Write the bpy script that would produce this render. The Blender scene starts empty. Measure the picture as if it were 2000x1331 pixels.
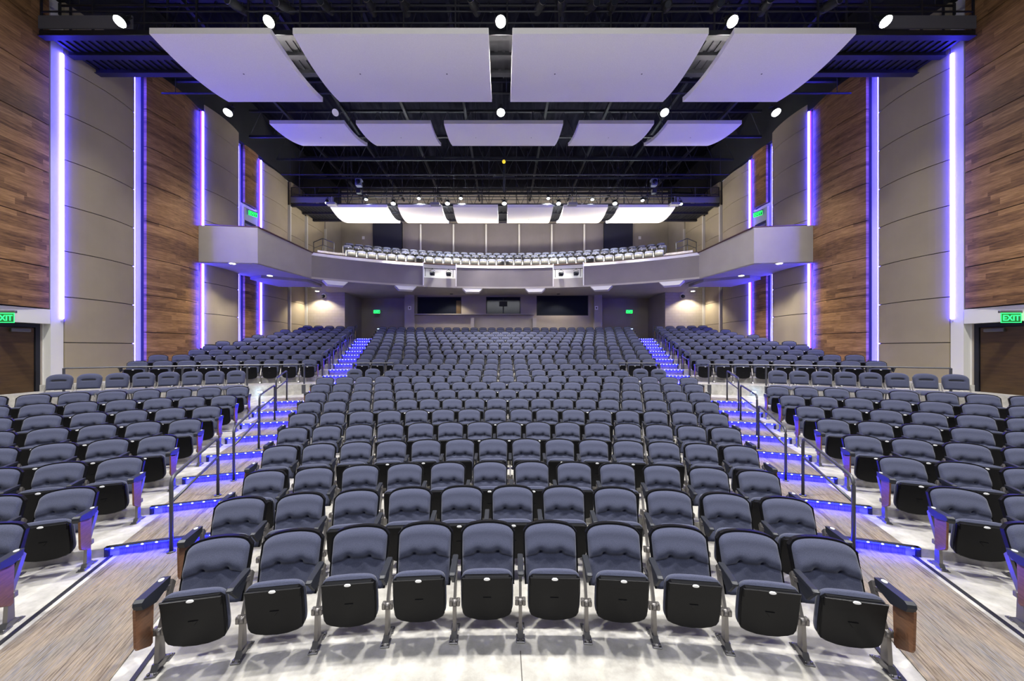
import bpy, math, random
from math import sin, cos, pi, sqrt, exp, asin, atan2
from mathutils import Vector, Matrix
random.seed(7)
S = bpy.context.scene
COL = S.collection

# ------------------------------------------------------------------ camera, world, exposure
cam_d = bpy.data.cameras.new('camera'); cam = bpy.data.objects.new('camera', cam_d); COL.objects.link(cam)
cam.location = (-0.11, 0.0, 2.47); cam.rotation_euler = (pi/2, 0, 0)
cam_d.sensor_width = 36.0; cam_d.lens = 36.0*700/2000
cam_d.shift_x = 17/2000.0; cam_d.shift_y = 16.5/2000.0
cam_d.clip_start = 0.05; cam_d.clip_end = 200
S.camera = cam
w = bpy.data.worlds.new('world'); S.world = w; w.use_nodes = True
w.node_tree.nodes['Background'].inputs[0].default_value = (0.75, 0.8, 1.0, 1)
w.node_tree.nodes['Background'].inputs[1].default_value = 0.05
S.view_settings.view_transform = 'Standard'; S.view_settings.look = 'None'
S.view_settings.exposure = 0.46; S.view_settings.gamma = 1.0; S.view_settings.use_curve_mapping = False

def area_light(name, loc, target, sx, sy, power, color):
    d = bpy.data.lights.new(name, 'AREA'); d.shape = 'RECTANGLE'; d.size = sx; d.size_y = sy
    d.energy = power; d.color = color
    o = bpy.data.objects.new(name, d); COL.objects.link(o); o.location = loc
    v = Vector(target)-Vector(loc); o.rotation_euler = v.to_track_quat('-Z', 'Y').to_euler()
    return o
# dim fill light added over the stage, behind the camera (not in view)
area_light('stage_fill_light', (0, -2.5, 9.0), (0, 12, 1), 8, 1.5, 500, (.92, .94, 1))
# unseen house spotlights assumed above the frame, shining down on the front rows
def house_spot(loc, tilt, power, size):
    d = bpy.data.lights.new('house_light', 'SPOT'); d.energy = power; d.spot_size = size; d.spot_blend = .7; d.color = (1, .985, .96); d.shadow_soft_size = .22
    o = bpy.data.objects.new('house_light', d); COL.objects.link(o); o.location = loc; o.rotation_euler = (tilt, 0, 0)
for x in (-9, -3.2, 3.2, 9): house_spot((x, 4.4, 11.6), .0, 2900, 2.0)
# balcony house lights behind the rear catwalk
for x in (-9.5, -5.5, -1.8, 1.8, 5.5, 9.5): house_spot((x, 25.0, 11.6), -.12, 1500, 1.7)
# unseen uplights added along the balcony parapet to brighten the clouds
for x, y, rz in ((-7.6, 20.55, .42), (-2.6, 21.95, .14), (2.6, 21.95, -.14), (7.6, 20.55, -.42)):
    o = area_light('cloud_fill_light', (x, y, 7.95), (x*.93, y-2.6, 12), 4.6, .12, 210, (1, .93, .78)); o.rotation_euler.z = 0
    o.rotation_euler = (Matrix.Rotation(rz, 3, 'Z')@Matrix.Rotation(pi-.85, 3, 'X')).to_euler()

# ------------------------------------------------------------------ materials
def mat(name, col, rough=.6, metal=0, spec=.5, emis=None, estr=0):
    m = bpy.data.materials.new(name); m.use_nodes = True
    b = m.node_tree.nodes['Principled BSDF']
    b.inputs['Base Color'].default_value = (*col, 1); b.inputs['Roughness'].default_value = rough
    b.inputs['Metallic'].default_value = metal; b.inputs['Specular IOR Level'].default_value = spec
    if emis: b.inputs['Emission Color'].default_value = (*emis, 1); b.inputs['Emission Strength'].default_value = estr
    return m
def nodes(m): return m.node_tree.nodes, m.node_tree.links, m.node_tree.nodes['Principled BSDF']
def ramp(N, stops):
    r = N.new('ShaderNodeValToRGB'); e = r.color_ramp.elements
    e[0].position, e[0].color = stops[0][0], (*stops[0][1], 1)
    e[1].position, e[1].color = stops[-1][0], (*stops[-1][1], 1)
    for p, c in stops[1:-1]: x = e.new(p); x.color = (*c, 1)
    return r
def mix(N, L, fac, a, b, mode='MIX'):
    n = N.new('ShaderNodeMix'); n.data_type = 'RGBA'; n.blend_type = mode
    if isinstance(fac, float): n.inputs[0].default_value = fac
    else: L.new(fac, n.inputs[0])
    L.new(a, n.inputs[6]); L.new(b, n.inputs[7]); return n.outputs[2]
def noise(N, L, vec, scale, detail=4, rough=.55):
    n = N.new('ShaderNodeTexNoise'); n.inputs['Scale'].default_value = scale
    n.inputs['Detail'].default_value = detail; n.inputs['Roughness'].default_value = rough
    if vec is not None: L.new(vec, n.inputs['Vector'])
    return n
def bump(N, L, B, h, strength=.2, dist=.01):
    b = N.new('ShaderNodeBump'); b.inputs['Strength'].default_value = strength; b.inputs['Distance'].default_value = dist
    L.new(h, b.inputs['Height']); L.new(b.outputs[0], B.inputs['Normal'])
def mapped(N, L, scale=(1, 1, 1), src='Object', rot=(0, 0, 0)):
    t = N.new('ShaderNodeTexCoord'); m = N.new('ShaderNodeMapping')
    m.inputs['Scale'].default_value = scale; m.inputs['Rotation'].default_value = rot
    L.new(t.outputs[src], m.inputs[0]); return m.outputs[0]

def fabric(name, c1, c2, scale=260, b=.25):
    m = mat(name, c1, .95, 0, .15); N, L, B = nodes(m)
    v = mapped(N, L); n = noise(N, L, v, scale, 2)
    r = ramp(N, [(.3, c1), (.7, c2)]); L.new(n.outputs[0], r.inputs[0]); L.new(r.outputs[0], B.inputs['Base Color'])
    bump(N, L, B, n.outputs[0], b, .004)
    B.inputs['Sheen Weight'].default_value = .25; B.inputs['Sheen Roughness'].default_value = .5
    return m
M_FAB = fabric('chair_fabric', (.040, .045, .076), (.088, .096, .152), 300)
M_SHELL = mat('black_shell', (.005, .005, .006), .36, 0, .16)
M_ARM = mat('arm_plastic', (.020, .022, .028), .42, 0, .35)
M_STEEL = mat('painted_steel', (.22, .205, .195), .38, .6, .5)
M_FOOT = mat('foot_steel', (.20, .195, .195), .38, .8, .5)
M_PLATE = mat('plate_white', (.95, .95, .95), .25, 0, .6)
M_RAIL = mat('rail_paint', (.085, .085, .095), .38, .4, .4)
M_BLACK = mat('matt_black', (.010, .010, .013), .7)
M_DARKM = mat('dark_metal', (.008, .009, .014), .55, .1)
M_WHITE = mat('white_paint', (.72, .70, .66), .7)
M_TRIM = mat('light_trim', (.50, .47, .43), .7)
M_CLOUD = mat('cloud_white', (.78, .74, .72), .75)
M_GLASS = mat('booth_glass', (.012, .014, .022), .15, 0, .15)
M_NOSE = mat('nosing_black', (.012, .012, .016), .5)
def fn_cloud():
    N, L, B = nodes(M_CLOUD); v = mapped(N, L); n = noise(N, L, v, 60, 3)
    r = ramp(N, [(.3, (.80, .765, .73)), (.7, (.88, .85, .81))]); L.new(n.outputs[0], r.inputs[0]); L.new(r.outputs[0], B.inputs['Base Color'])
fn_cloud()
def emi(name, col, s):
    m = bpy.data.materials.new(name); m.use_nodes = True; N = m.node_tree.nodes; L = m.node_tree.links
    N.clear(); e = N.new('ShaderNodeEmission'); o = N.new('ShaderNodeOutputMaterial')
    e.inputs[0].default_value = (*col, 1); e.inputs[1].default_value = s; L.new(e.outputs[0], o.inputs[0]); return m
M_TUBE = emi('led_tube_blue', (.048, .038, 1.0), 52)
M_TUBEP = emi('edge_glow_magenta', (1.0, .04, .50), 1.5)
M_DOT = emi('led_dot', (.10, .12, 1.0), 40)
M_LSTRIP = emi('led_strip_blue', (.0006, .001, 1.0), 110)
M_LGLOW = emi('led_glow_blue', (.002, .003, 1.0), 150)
M_LAMP = emi('lamp_face', (1, .98, .94), 60)
M_LAMPC = emi('lamp_face_cool', (.72, .88, 1), 40)
M_DOWN = emi('downlight_face', (1, .95, .82), 14)
M_GREEN = emi('exit_green', (.02, 1, .12), 3.2)
M_STEPL = emi('step_lamp_face', (.35, .62, 1), 14)

def tan_panel(name, base, k):
    m = mat(name, base, .92, 0, .2); N, L, B = nodes(m)
    v = mapped(N, L); n = noise(N, L, v, 1.2, 3); f = noise(N, L, v, 150, 2)
    r = ramp(N, [(.3, tuple(c*.95 for c in base)), (.7, tuple(c*1.05 for c in base))])
    L.new(n.outputs[0], r.inputs[0]); L.new(r.outputs[0], B.inputs['Base Color']); bump(N, L, B, f.outputs[0], k, .003); return m
M_TAN = tan_panel('tan_fabric', (.325, .272, .190), .3)
M_TANW = tan_panel('tan_wall_paint', (.33, .29, .24), .1)
M_FASCIA = tan_panel('grey_fabric', (.200, .178, .180), .3)
M_PAR = tan_panel('parapet_paint', (.36, .33, .30), .1)

def wood(name, dark, mid, light, plank=.24, length_axis='Y', g=1.0):
    m = mat(name, mid, .42, 0, .4); N, L, B = nodes(m)
    t = N.new('ShaderNodeTexCoord'); sp = N.new('ShaderNodeSeparateXYZ'); L.new(t.outputs['Object'], sp.inputs[0])
    def M(op, a, b=None, c=None):
        n = N.new('ShaderNodeMath'); n.operation = op
        for k, v in enumerate((a, b, c)):
            if v is None: continue
            if isinstance(v, (int, float)): n.inputs[k].default_value = v
            else: L.new(v, n.inputs[k])
        return n.outputs[0]
    zi = M('FLOOR', M('DIVIDE', sp.outputs['Z'], plank))
    w1 = N.new('ShaderNodeTexWhiteNoise'); w1.noise_dimensions = '1D'; L.new(zi, w1.inputs['W'])
    yi = M('FLOOR', M('ADD', M('DIVIDE', sp.outputs[length_axis], plank*11), M('MULTIPLY', w1.outputs[0], 7.3)))
    w2 = N.new('ShaderNodeTexWhiteNoise'); w2.noise_dimensions = '1D'; L.new(M('MULTIPLY_ADD', zi, 17.31, yi), w2.inputs['W'])
    cb = N.new('ShaderNodeCombineXYZ')
    L.new(M('MULTIPLY_ADD', w2.outputs[0], 37.0, M('MULTIPLY', sp.outputs[length_axis], 1.9*g)), cb.inputs[0]); L.new(M('MULTIPLY', sp.outputs['Z'], 15*g), cb.inputs[2])
    n = noise(N, L, cb.outputs[0], 1.2, 6, .65); n.inputs['Distortion'].default_value = .35
    cb2 = N.new('ShaderNodeCombineXYZ')
    L.new(M('MULTIPLY', sp.outputs[length_axis], 3*g), cb2.inputs[0]); L.new(M('MULTIPLY', sp.outputs['Z'], 60*g), cb2.inputs[2])
    fine = noise(N, L, cb2.outputs[0], 2.0, 3, .6)
    v_ = M('ADD', M('MULTIPLY_ADD', n.outputs[0], .8, M('MULTIPLY', w2.outputs[0], .22)), M('MULTIPLY', fine.outputs[0], .16))
    r = ramp(N, [(.38, dark), (.66, mid), (.95, light)]); L.new(v_, r.inputs[0])
    L.new(r.outputs[0], B.inputs['Base Color']); bump(N, L, B, fine.outputs[0], .08, .003)
    return m
M_WOOD = wood('walnut_planks', (.080, .038, .015), (.290, .155, .062), (.560, .330, .145), plank=.15)
M_DOOR = wood('door_veneer', (.055, .030, .010), (.095, .054, .018), (.140, .084, .030), plank=9, g=.8)
M_ENDP = wood('end_panel_wood', (.14, .06, .028), (.24, .11, .055), (.32, .16, .08), plank=5, g=3)

def concrete():
    m = mat('pale_concrete', (.55, .53, .48), .55, 0, .35); N, L, B = nodes(m)
    v = mapped(N, L); a = noise(N, L, v, .9, 6, .6); b = noise(N, L, v, 7, 5, .65); c = noise(N, L, v, 60, 3)
    r = ramp(N, [(.25, (.36, .34, .31)), (.48, (.50, .48, .435)), (.72, (.60, .58, .53))]); L.new(a.outputs[0], r.inputs[0])
    r2 = ramp(N, [(.30, (.70, .69, .67)), (.60, (1, 1, 1))]); L.new(b.outputs[0], r2.inputs[0])
    o = mix(N, L, 1.0, r.outputs[0], r2.outputs[0], 'MULTIPLY')
    # troweled lighter sweeps
    wv = N.new('ShaderNodeTexWave'); wv.inputs['Scale'].default_value = .8; wv.inputs['Distortion'].default_value = 9; wv.inputs['Detail'].default_value = 2; L.new(v, wv.inputs['Vector'])
    r3 = ramp(N, [(.0, (.90, .90, .90)), (.9, (1, 1, 1)), (.97, (1.12, 1.12, 1.1))]); L.new(wv.outputs[0], r3.inputs[0])
    o = mix(N, L, 1.0, o, r3.outputs[0], 'MULTIPLY')
    L.new(o, B.inputs['Base Color']); bump(N, L, B, c.outputs[0], .08, .003); return m
M_CONC = concrete()

def carpet():
    m = mat('striped_carpet', (.3, .26, .2), .95, 0, .1); N, L, B = nodes(m)
    t = N.new('ShaderNodeTexCoord'); uv = t.outputs['UV']
    mp = N.new('ShaderNodeMapping'); L.new(uv, mp.inputs[0]); mp.inputs['Scale'].default_value = (48, 1.6, 1)
    a = noise(N, L, mp.outputs[0], 1.0, 4, .7)
    mp2 = N.new('ShaderNodeMapping'); L.new(uv, mp2.inputs[0]); mp2.inputs['Scale'].default_value = (120, 9, 1)
    b = noise(N, L, mp2.outputs[0], 1.0, 2, .6)
    mp3 = N.new('ShaderNodeMapping'); L.new(uv, mp3.inputs[0]); mp3.inputs['Scale'].default_value = (2.2, 1.3, 1)
    g = noise(N, L, mp3.outputs[0], 1.0, 3, .6)
    r = ramp(N, [(.30, (.085, .07, .065)), (.42, (.19, .160, .130)), (.52, (.30, .26, .205)), (.62, (.19, .185, .195)), (.75, (.36, .32, .26))])
    L.new(a.outputs[0], r.inputs[0])
    r2 = ramp(N, [(.30, (.62, .60, .62)), (.62, (1.12, 1.08, 1.03))]); L.new(b.outputs[0], r2.inputs[0])
    o = mix(N, L, .85, r.outputs[0], r2.outputs[0], 'MULTIPLY')
    r3 = ramp(N, [(.38, (.80, .84, .92)), (.60, (1.06, 1.0, .94))]); L.new(g.outputs[0], r3.inputs[0])
    o = mix(N, L, .8, o, r3.outputs[0], 'MULTIPLY')
    L.new(o, B.inputs['Base Color'])
    f = noise(N, L, mapped(N, L), 220, 2); bump(N, L, B, f.outputs[0], .5, .006); return m
M_CARP = carpet()

def brick_mat():
    m = mat('painted_block', (.36, .32, .26), .85, 0, .2); N, L, B = nodes(m)
    v = mapped(N, L, rot=(-pi/2, 0, 0)); br = N.new('ShaderNodeTexBrick'); L.new(v, br.inputs['Vector'])
    br.inputs['Color1'].default_value = (.335, .295, .24, 1); br.inputs['Color2'].default_value = (.35, .31, .255, 1)
    br.inputs['Mortar'].default_value = (.29, .25, .205, 1); br.inputs['Scale'].default_value = 1
    br.inputs['Brick Width'].default_value = .4; br.inputs['Row Height'].default_value = .2; br.inputs['Mortar Size'].default_value = .008
    L.new(br.outputs[0], B.inputs['Base Color'])
    iv = N.new('ShaderNodeMath'); iv.operation = 'SUBTRACT'; iv.inputs[0].default_value = 1; L.new(br.outputs[1], iv.inputs[1])
    bump(N, L, B, iv.outputs[0], .5, .01); return m
M_BRICK = brick_mat()
def deck_mat():
    m = mat('roof_deck', (.006, .006, .010), .7, 0); N, L, B = nodes(m)
    v = mapped(N, L); wv = N.new('ShaderNodeTexWave'); wv.inputs['Scale'].default_value = 1.0; L.new(v, wv.inputs['Vector'])
    bump(N, L, B, wv.outputs[0], .6, .05); return m
M_DECK = deck_mat(); M_DECK.node_tree.nodes['Principled BSDF'].inputs['Specular IOR Level'].default_value = .02
M_MESHM = mat('catwalk_paint', (.007, .007, .012), .6, 0)

# ------------------------------------------------------------------ mesh helpers
class MB:
    def __init__(s): s.v = []; s.f = []; s.mi = []; s.sm = []; s.cur = 0; s.smooth = False; s.uv = None
    def face(s, idx): s.f.append(tuple(idx)); s.mi.append(s.cur); s.sm.append(s.smooth)
    def add(s, pts, faces):
        b = len(s.v); s.v += [tuple(p) for p in pts]
        for f in faces: s.face([b+i for i in f])
        return b
    def box(s, x0, x1, y0, y1, z0, z1, M=None):
        p = [(x0,y0,z0),(x1,y0,z0),(x1,y1,z0),(x0,y1,z0),(x0,y0,z1),(x1,y0,z1),(x1,y1,z1),(x0,y1,z1)]
        if M: p = [tuple(M @ Vector(q)) for q in p]
        s.add(p, [(0,3,2,1),(4,5,6,7),(0,1,5,4),(1,2,6,5),(2,3,7,6),(3,0,4,7)])
    def bbox(s, x0, x1, y0, y1, z0, z1, c, M=None):
        # box with chamfered edges
        xs = (x0, x0+c, x1-c, x1); ys = (y0, y0+c, y1-c, y1); zs = (z0, z0+c, z1-c, z1)
        idx = {}; pts = []
        for i in range(4):
            for j in range(4):
                for k in range(4):
                    e = (i in (0,3))+(j in (0,3))+(k in (0,3))
                    if e == 1: idx[(i,j,k)] = len(pts); pts.append((xs[i],ys[j],zs[k]))
        if M: pts = [tuple(M @ Vector(q)) for q in pts]
        F = []
        def q(*ks): F.append(tuple(idx[k] for k in ks))
        q((0,1,1),(0,1,2),(0,2,2),(0,2,1)); q((3,1,1),(3,2,1),(3,2,2),(3,1,2))
        q((1,0,1),(2,0,1),(2,0,2),(1,0,2)); q((1,3,1),(1,3,2),(2,3,2),(2,3,1))
        q((1,1,0),(1,2,0),(2,2,0),(2,1,0)); q((1,1,3),(2,1,3),(2,2,3),(1,2,3))
        for a, A in ((1,0),(2,3)):
            for b, B in ((1,0),(2,3)):
                q((A,b,1),(A,b,2),(a,B,2),(a,B,1)); q((A,1,b),(A,2,b),(a,2,B),(a,1,B)); q((1,A,b),(2,A,b),(2,a,B),(1,a,B))
                for c_, C in ((1,0),(2,3)): q((A,b,c_),(a,B,c_),(a,b,C))
        s.add(pts, F)
    def tube(s, path, r, n=8, cap=True, flat=None):
        path = [Vector(p) for p in path]; rings = []
        up = Vector((0, 0, 1))
        for i, p in enumerate(path):
            t = (path[min(i+1, len(path)-1)]-path[max(i-1, 0)]).normalized()
            a = up.cross(t)
            if a.length < .05: a = Vector((1, 0, 0)).cross(t) if abs(t.x) < .9 else Vector((0,1,0)).cross(t)
            a.normalize(); b = t.cross(a)
            rr = r[i] if isinstance(r, (list, tuple)) else r
            ring = []
            for k in range(n):
                an = 2*pi*k/n; ring.append(p+a*rr*cos(an)*(flat or 1)+b*rr*sin(an))
            rings.append(ring)
        base = len(s.v)
        for ring in rings: s.v += [tuple(q) for q in ring]
        for i in range(len(rings)-1):
            for k in range(n):
                a0 = base+i*n+k; a1 = base+i*n+(k+1) % n; s.face((a0, a1, a1+n, a0+n))
        if cap: s.face([base+k for k in range(n)][::-1]); s.face([base+(len(rings)-1)*n+k for k in range(n)])
    def cyl(s, p, q, r, n=12, r2=None): s.tube([p, q], [r, r if r2 is None else r2], n)
    def prism(s, poly, h0, h1, f=lambda a, b, h: (a, b, h), cham=0):
        # poly: list of (a,b), extruded h0..h1; f maps to xyz; cham: inset at h1 side
        n = len(poly); cx = sum(a for a, b in poly)/n; cy = sum(b for a, b in poly)/n
        lv = [(h0, 0), (h1, 0)] if not cham else [(h0, 0), (h1-(cham if h1 > h0 else -cham), 0), (h1, cham)]
        base = len(s.v)
        for h, ins in lv:
            for a, b in poly:
                d = sqrt((a-cx)**2+(b-cy)**2) or 1; k = 1-ins/d
                s.v.append(tuple(f(cx+(a-cx)*k, cy+(b-cy)*k, h)))
        for l in range(len(lv)-1):
            for i in range(n):
                j = (i+1) % n; s.face((base+l*n+i, base+l*n+j, base+(l+1)*n+j, base+(l+1)*n+i))
        s.face([base+i for i in range(n)][::-1]); s.face([base+(len(lv)-1)*n+i for i in range(n)])
    def grid(s, fn, nu, nv, closeback=None):
        b = len(s.v)
        for j in range(nv+1):
            for i in range(nu+1): s.v.append(tuple(fn(i/nu, j/nv)))
        for j in range(nv):
            for i in range(nu):
                a = b+j*(nu+1)+i; s.face((a, a+1, a+nu+2, a+nu+1))
        return b
    def slab(s, fn, nu, nv, off):
        # closed slab: surface fn(u,v), and a copy moved by vector off
        b = s.grid(fn, nu, nv); W = nu+1; H = nv+1; b2 = len(s.v)
        for k in range(W*H):
            x, y, z = s.v[b+k]; s.v.append((x+off[0], y+off[1], z+off[2]))
        for j in range(nv):
            for i in range(nu):
                a = b2+j*W+i; s.face((a, a+W, a+W+1, a+1))
        ed = [i for i in range(nu+1)]+[j*W+nu for j in range(1, H)]+[nv*W+i for i in range(nu-1, -1, -1)]+[j*W for j in range(nv-1, 0, -1)]
        for k in range(len(ed)):
            p, q = ed[k], ed[(k+1) % len(ed)]; s.face((b+q, b+p, b2+p, b2+q))
    def merge(s, o, M):
        b = len(s.v); s.v += [tuple(M @ Vector(p)) for p in o.v]
        for f, m, sm in zip(o.f, o.mi, o.sm): s.f.append(tuple(b+i for i in f)); s.mi.append(m); s.sm.append(sm)
    def mesh(s, name, mats):
        me = bpy.data.meshes.new(name); me.from_pydata(s.v, [], s.f)
        for m in (mats if isinstance(mats, (list, tuple)) else [mats]): me.materials.append(m)
        me.polygons.foreach_set('material_index', s.mi); me.polygons.foreach_set('use_smooth', s.sm)
        me.update(); return me
    def obj(s, name, mats, parent=None, loc=(0,0,0), rz=0):
        me = s.mesh(name, mats)
        import bmesh
        bm = bmesh.new(); bm.from_mesh(me); bmesh.ops.recalc_face_normals(bm, faces=bm.faces); bm.to_mesh(me); bm.free()
        o = bpy.data.objects.new(name, me); COL.objects.link(o); o.parent = parent; o.location = loc; o.rotation_euler = (0, 0, rz)
        return o

def tag(o, label=None, cat=None, group=None, kind=None):
    if label: o['label'] = label
    if cat: o['category'] = cat
    if group: o['group'] = group
    if kind: o['kind'] = kind
    return o
def empty(name, loc=(0,0,0), rz=0):
    o = bpy.data.objects.new(name, None); COL.objects.link(o); o.empty_display_size = .1
    o.location = loc; o.rotation_euler = (0, 0, rz); return o
def struct(name, mb, mats): return tag(mb.obj(name, mats), kind='structure')
def copy_tree(o, parent=None):
    c = o.copy(); COL.objects.link(c); c.parent = parent
    for ch in o.children: copy_tree(ch, c)
    return c
SIDE = {-1: 'left', 1: 'right'}

# ------------------------------------------------------------------ plan of the hall
OY = -8.84                                    # centre of the seating arcs
PITCH = .93
LEV = [0, 0, 0, .10, .20, .30, .41, .53, .65, .77, .91, 1.08, 1.26, 1.44, 1.62, 1.80, 1.98, 2.16, 2.34, 2.52, 2.70, 2.88, 3.06]
def lev(k): return LEV[k-1]
def rtip(k): return 11.84 if k == 1 else 11.80+PITCH*(k-1)
def riser(k): return 13.97+PITCH*(k-4)        # riser in front of the platform of row k (k >= 4)
def pol(r, th, z=0): return (r*sin(th), OY+r*cos(th), z)
WX = 13.1                                     # face of the side wall panels
AO = .3485                                    # outer edge of the lower aisles
def lower_in(r): return AO-1.22/r
UI = .250                                     # inner edge of the upper aisles
def upper_out(r): return UI+1.12/r

# ------------------------------------------------------------------ floor
def arc_slab(mb, r0, r1, ta, tb, z, zb, n=28, clip=True):
    # sector platform between r0 and r1, angle functions ta(r), tb(r), top z, down to zb
    def fn(u, v):
        r = r0+(r1-r0)*v; a, b = ta(r), tb(r); th = a+(b-a)*u; x, y, _ = pol(r, th)
        return (x, y, z)
    mb.slab(fn, n, 1, (0, 0, zb-z))
def const(c): return lambda r: c
def wall_th(s): return lambda r: s*asin(min(.999, (WX+.3)/max(r, WX+.31)))
fl = MB()
fl.box(-14.2, 14.2, -3, 14.5, -.3, 0)
for k in range(4, 24):
    r0 = riser(k); r1 = 36.5 if k == 23 else riser(k+1)
    te = (lambda r: AO) if k < 12 else upper_out
    arc_slab(fl, r0, r1, lambda r: -te(r), te, lev(k), -.3, 36)
    for s in (-1, 1):
        if k in (10, 11, 12):
            z = .91
            if k == 12: r1 = riser(13)-.1
        else: z = lev(k)
        if k == 13: r0 = riser(13)-.1
        tb = wall_th(s) if r0 > 14.2 else const(s*.98)
        arc_slab(fl, r0, r1, (lambda r, s=s: s*te(r)), tb, z, -.3, 16)
floor = struct('floor', fl, [M_CONC])
# saw joint in front of the first row
j = MB(); j.box(-.004+.03, .004+.03, .5, 2.93, 0, .0015); j.box(-6.5, -6.492, .5, 4, 0, .0015)
struct('floor', j, [mat('joint_dark', (.10, .09, .08), .8)])

# carpeted aisles: treads, risers
def carpet_piece(mb, uvs, r0, r1, ta, tb, z, n=6, m=4):
    b = len(mb.v)
    for jv in range(m+1):
        r = r0+(r1-r0)*jv/m
        for i in range(n+1):
            th = ta(r)+(tb(r)-ta(r))*i/n; x, y, _ = pol(r, th); mb.v.append((x, y, z)); uvs.append((i/n*1.22, r))
    for jv in range(m):
        for i in range(n):
            a = b+jv*(n+1)+i; mb.face((a, a+1, a+n+2, a+n+1))
def carpet_riser(mb, uvs, r, ta, tb, z0, z1, n=6):
    b = len(mb.v)
    for z in (z0, z1):
        for i in range(n+1):
            th = ta(r)+(tb(r)-ta(r))*i/n; x, y, _ = pol(r, th); mb.v.append((x, y, z)); uvs.append((i/n*1.22, r+(z-z0)))
    for i in range(n): mb.face((b+i, b+i+1, b+n+2+i, b+n+1+i))
def build_aisle(s):
    mb = MB(); uv = []
    li = lambda r: s*(lower_in(r)+.012); lo = lambda r: s*(AO-.004)
    carpet_piece(mb, uv, 7.6, riser(4)-.012, li, lo, .008, 6, 12)
    for k in range(4, 12):
        r0 = riser(k)-.010; r1 = riser(k+1)-.012
        if k == 11: li2 = lambda r: s*UI
        else: li2 = li
        carpet_piece(mb, uv, r0, r1, li2, lo, lev(k)+.008)
        carpet_riser(mb, uv, r0-.002, li2 if k < 11 else li, lo, lev(k-1) if k > 4 else 0, lev(k)+.008)
    ui = lambda r: s*UI; uo = lambda r: s*upper_out(r)
    for k in range(12, 24):
        r0 = riser(k)-.010; r1 = riser(k+1)-.012 if k < 23 else 33.5
        carpet_piece(mb, uv, r0, r1, ui, uo, lev(k)+.008); carpet_riser(mb, uv, r0-.002, ui, uo, lev(k-1), lev(k)+.008)
    o = struct('floor', mb, [M_CARP])
    me = o.data; l = me.uv_layers.new(name='UVMap')
    for lp in me.loops: l.data[lp.index].uv = uv[lp.vertex_index]
    # dark edging beside the flat part of the carpet
    e = MB()
    for ta, w0 in ((lambda r: AO, 0), (lower_in, -.035)):
        def fn(u, v, ta=ta, w0=w0):
            r = 7.6+(riser(4)-.02-7.6)*v; th = ta(r)*s; x, y, _ = pol(r, th); d = s*(w0+.035*u); return (x+d*cos(th), y-d*sin(th), .012)
        e.slab(fn, 1, 10, (0, 0, -.012))
    struct('trim_1' if s < 0 else 'trim_2', e, [M_NOSE])
for s in (-1, 1): build_aisle(s)

# lit step nosings: one per step
ORD = ['', 'first', 'second', 'third', 'fourth', 'fifth', 'sixth', 'seventh', 'eighth', 'ninth', 'tenth', 'eleventh', 'twelfth', 'thirteenth',
       'fourteenth', 'fifteenth', 'sixteenth', 'seventeenth', 'eighteenth', 'nineteenth', 'twentieth', 'twenty-first', 'twenty-second', 'twenty-third']
for s in (-1, 1):
    for k in range(4, 24):
        r = riser(k)-.016
        if k < 12: a0, a1 = s*(lower_in(r)+.002), s*(AO+.004)
        else: a0, a1 = s*UI, s*upper_out(r)
        z = lev(k)+.014
        root = empty('step_light_strip', pol(r, (a0+a1)/2, z))
        b = MB(); O = Vector(pol(r, (a0+a1)/2, z))
        n = 8
        def P(th, rr, zz): return tuple(Vector(pol(rr, th, zz))-O)
        def fn(u, v): return P(a0+(a1-a0)*u, r-.032+.071*v, z)
        b.slab(fn, n, 1, (0, 0, -.012)); 
        def fn2(u, v): return P(a0+(a1-a0)*u, r-.010, z-.012-.02*v)
        # end cheek at the outer side
        th = a1; b.box(-.02, .02, 0, .05, -(lev(k)-lev(k-1))-.01, 0, Matrix.Translation(Vector(P(th, r-.012, z)))@Matrix.Rotation(-th, 4, 'Z'))
        b.obj('nosing', [M_NOSE], root)
        g = MB()
        def fn3(u, v): return P(a0+(a1-a0)*u, r-.0335, z-.001-.011*v)
        g.grid(fn3, n, 1); g.cur = 1; g.grid(lambda u, v: P(a0+(a1-a0)*u, r-.031+.015*v, z-.0135), n, 1); g.obj('led_strip', [M_LSTRIP, M_LGLOW], root)  # second face, underneath, is an extra emitter added to throw blue onto the carpet
        d = MB(); cnt = 9
        for i in range(cnt):
            th = a0+(a1-a0)*(i+.5)/cnt; c = Vector(P(th, r-.038, z-.005)); q = .0075+.00018*k
            d.smooth = True
            d.tube([c+Vector((-q*1.6*cos(th), q*1.6*sin(th), 0)), c+Vector((-q*.8, 0, 0)), c+Vector((q*.8, 0, 0)), c+Vector((q*1.6*cos(th), -q*1.6*sin(th), 0))], [q*.3, q*.85, q*.85, q*.3], 6)
        d.obj('led_dots', [M_DOT], root)
        where = 'lower' if k < 12 else 'upper'; num = k-3 if k < 12 else k-11
        tag(root, f'blue LED strip on the {ORD[num]} step up of the {SIDE[s]} aisle\'s {where} flight', 'step light', f'blue step lights of the {SIDE[s]} aisle')

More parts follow.
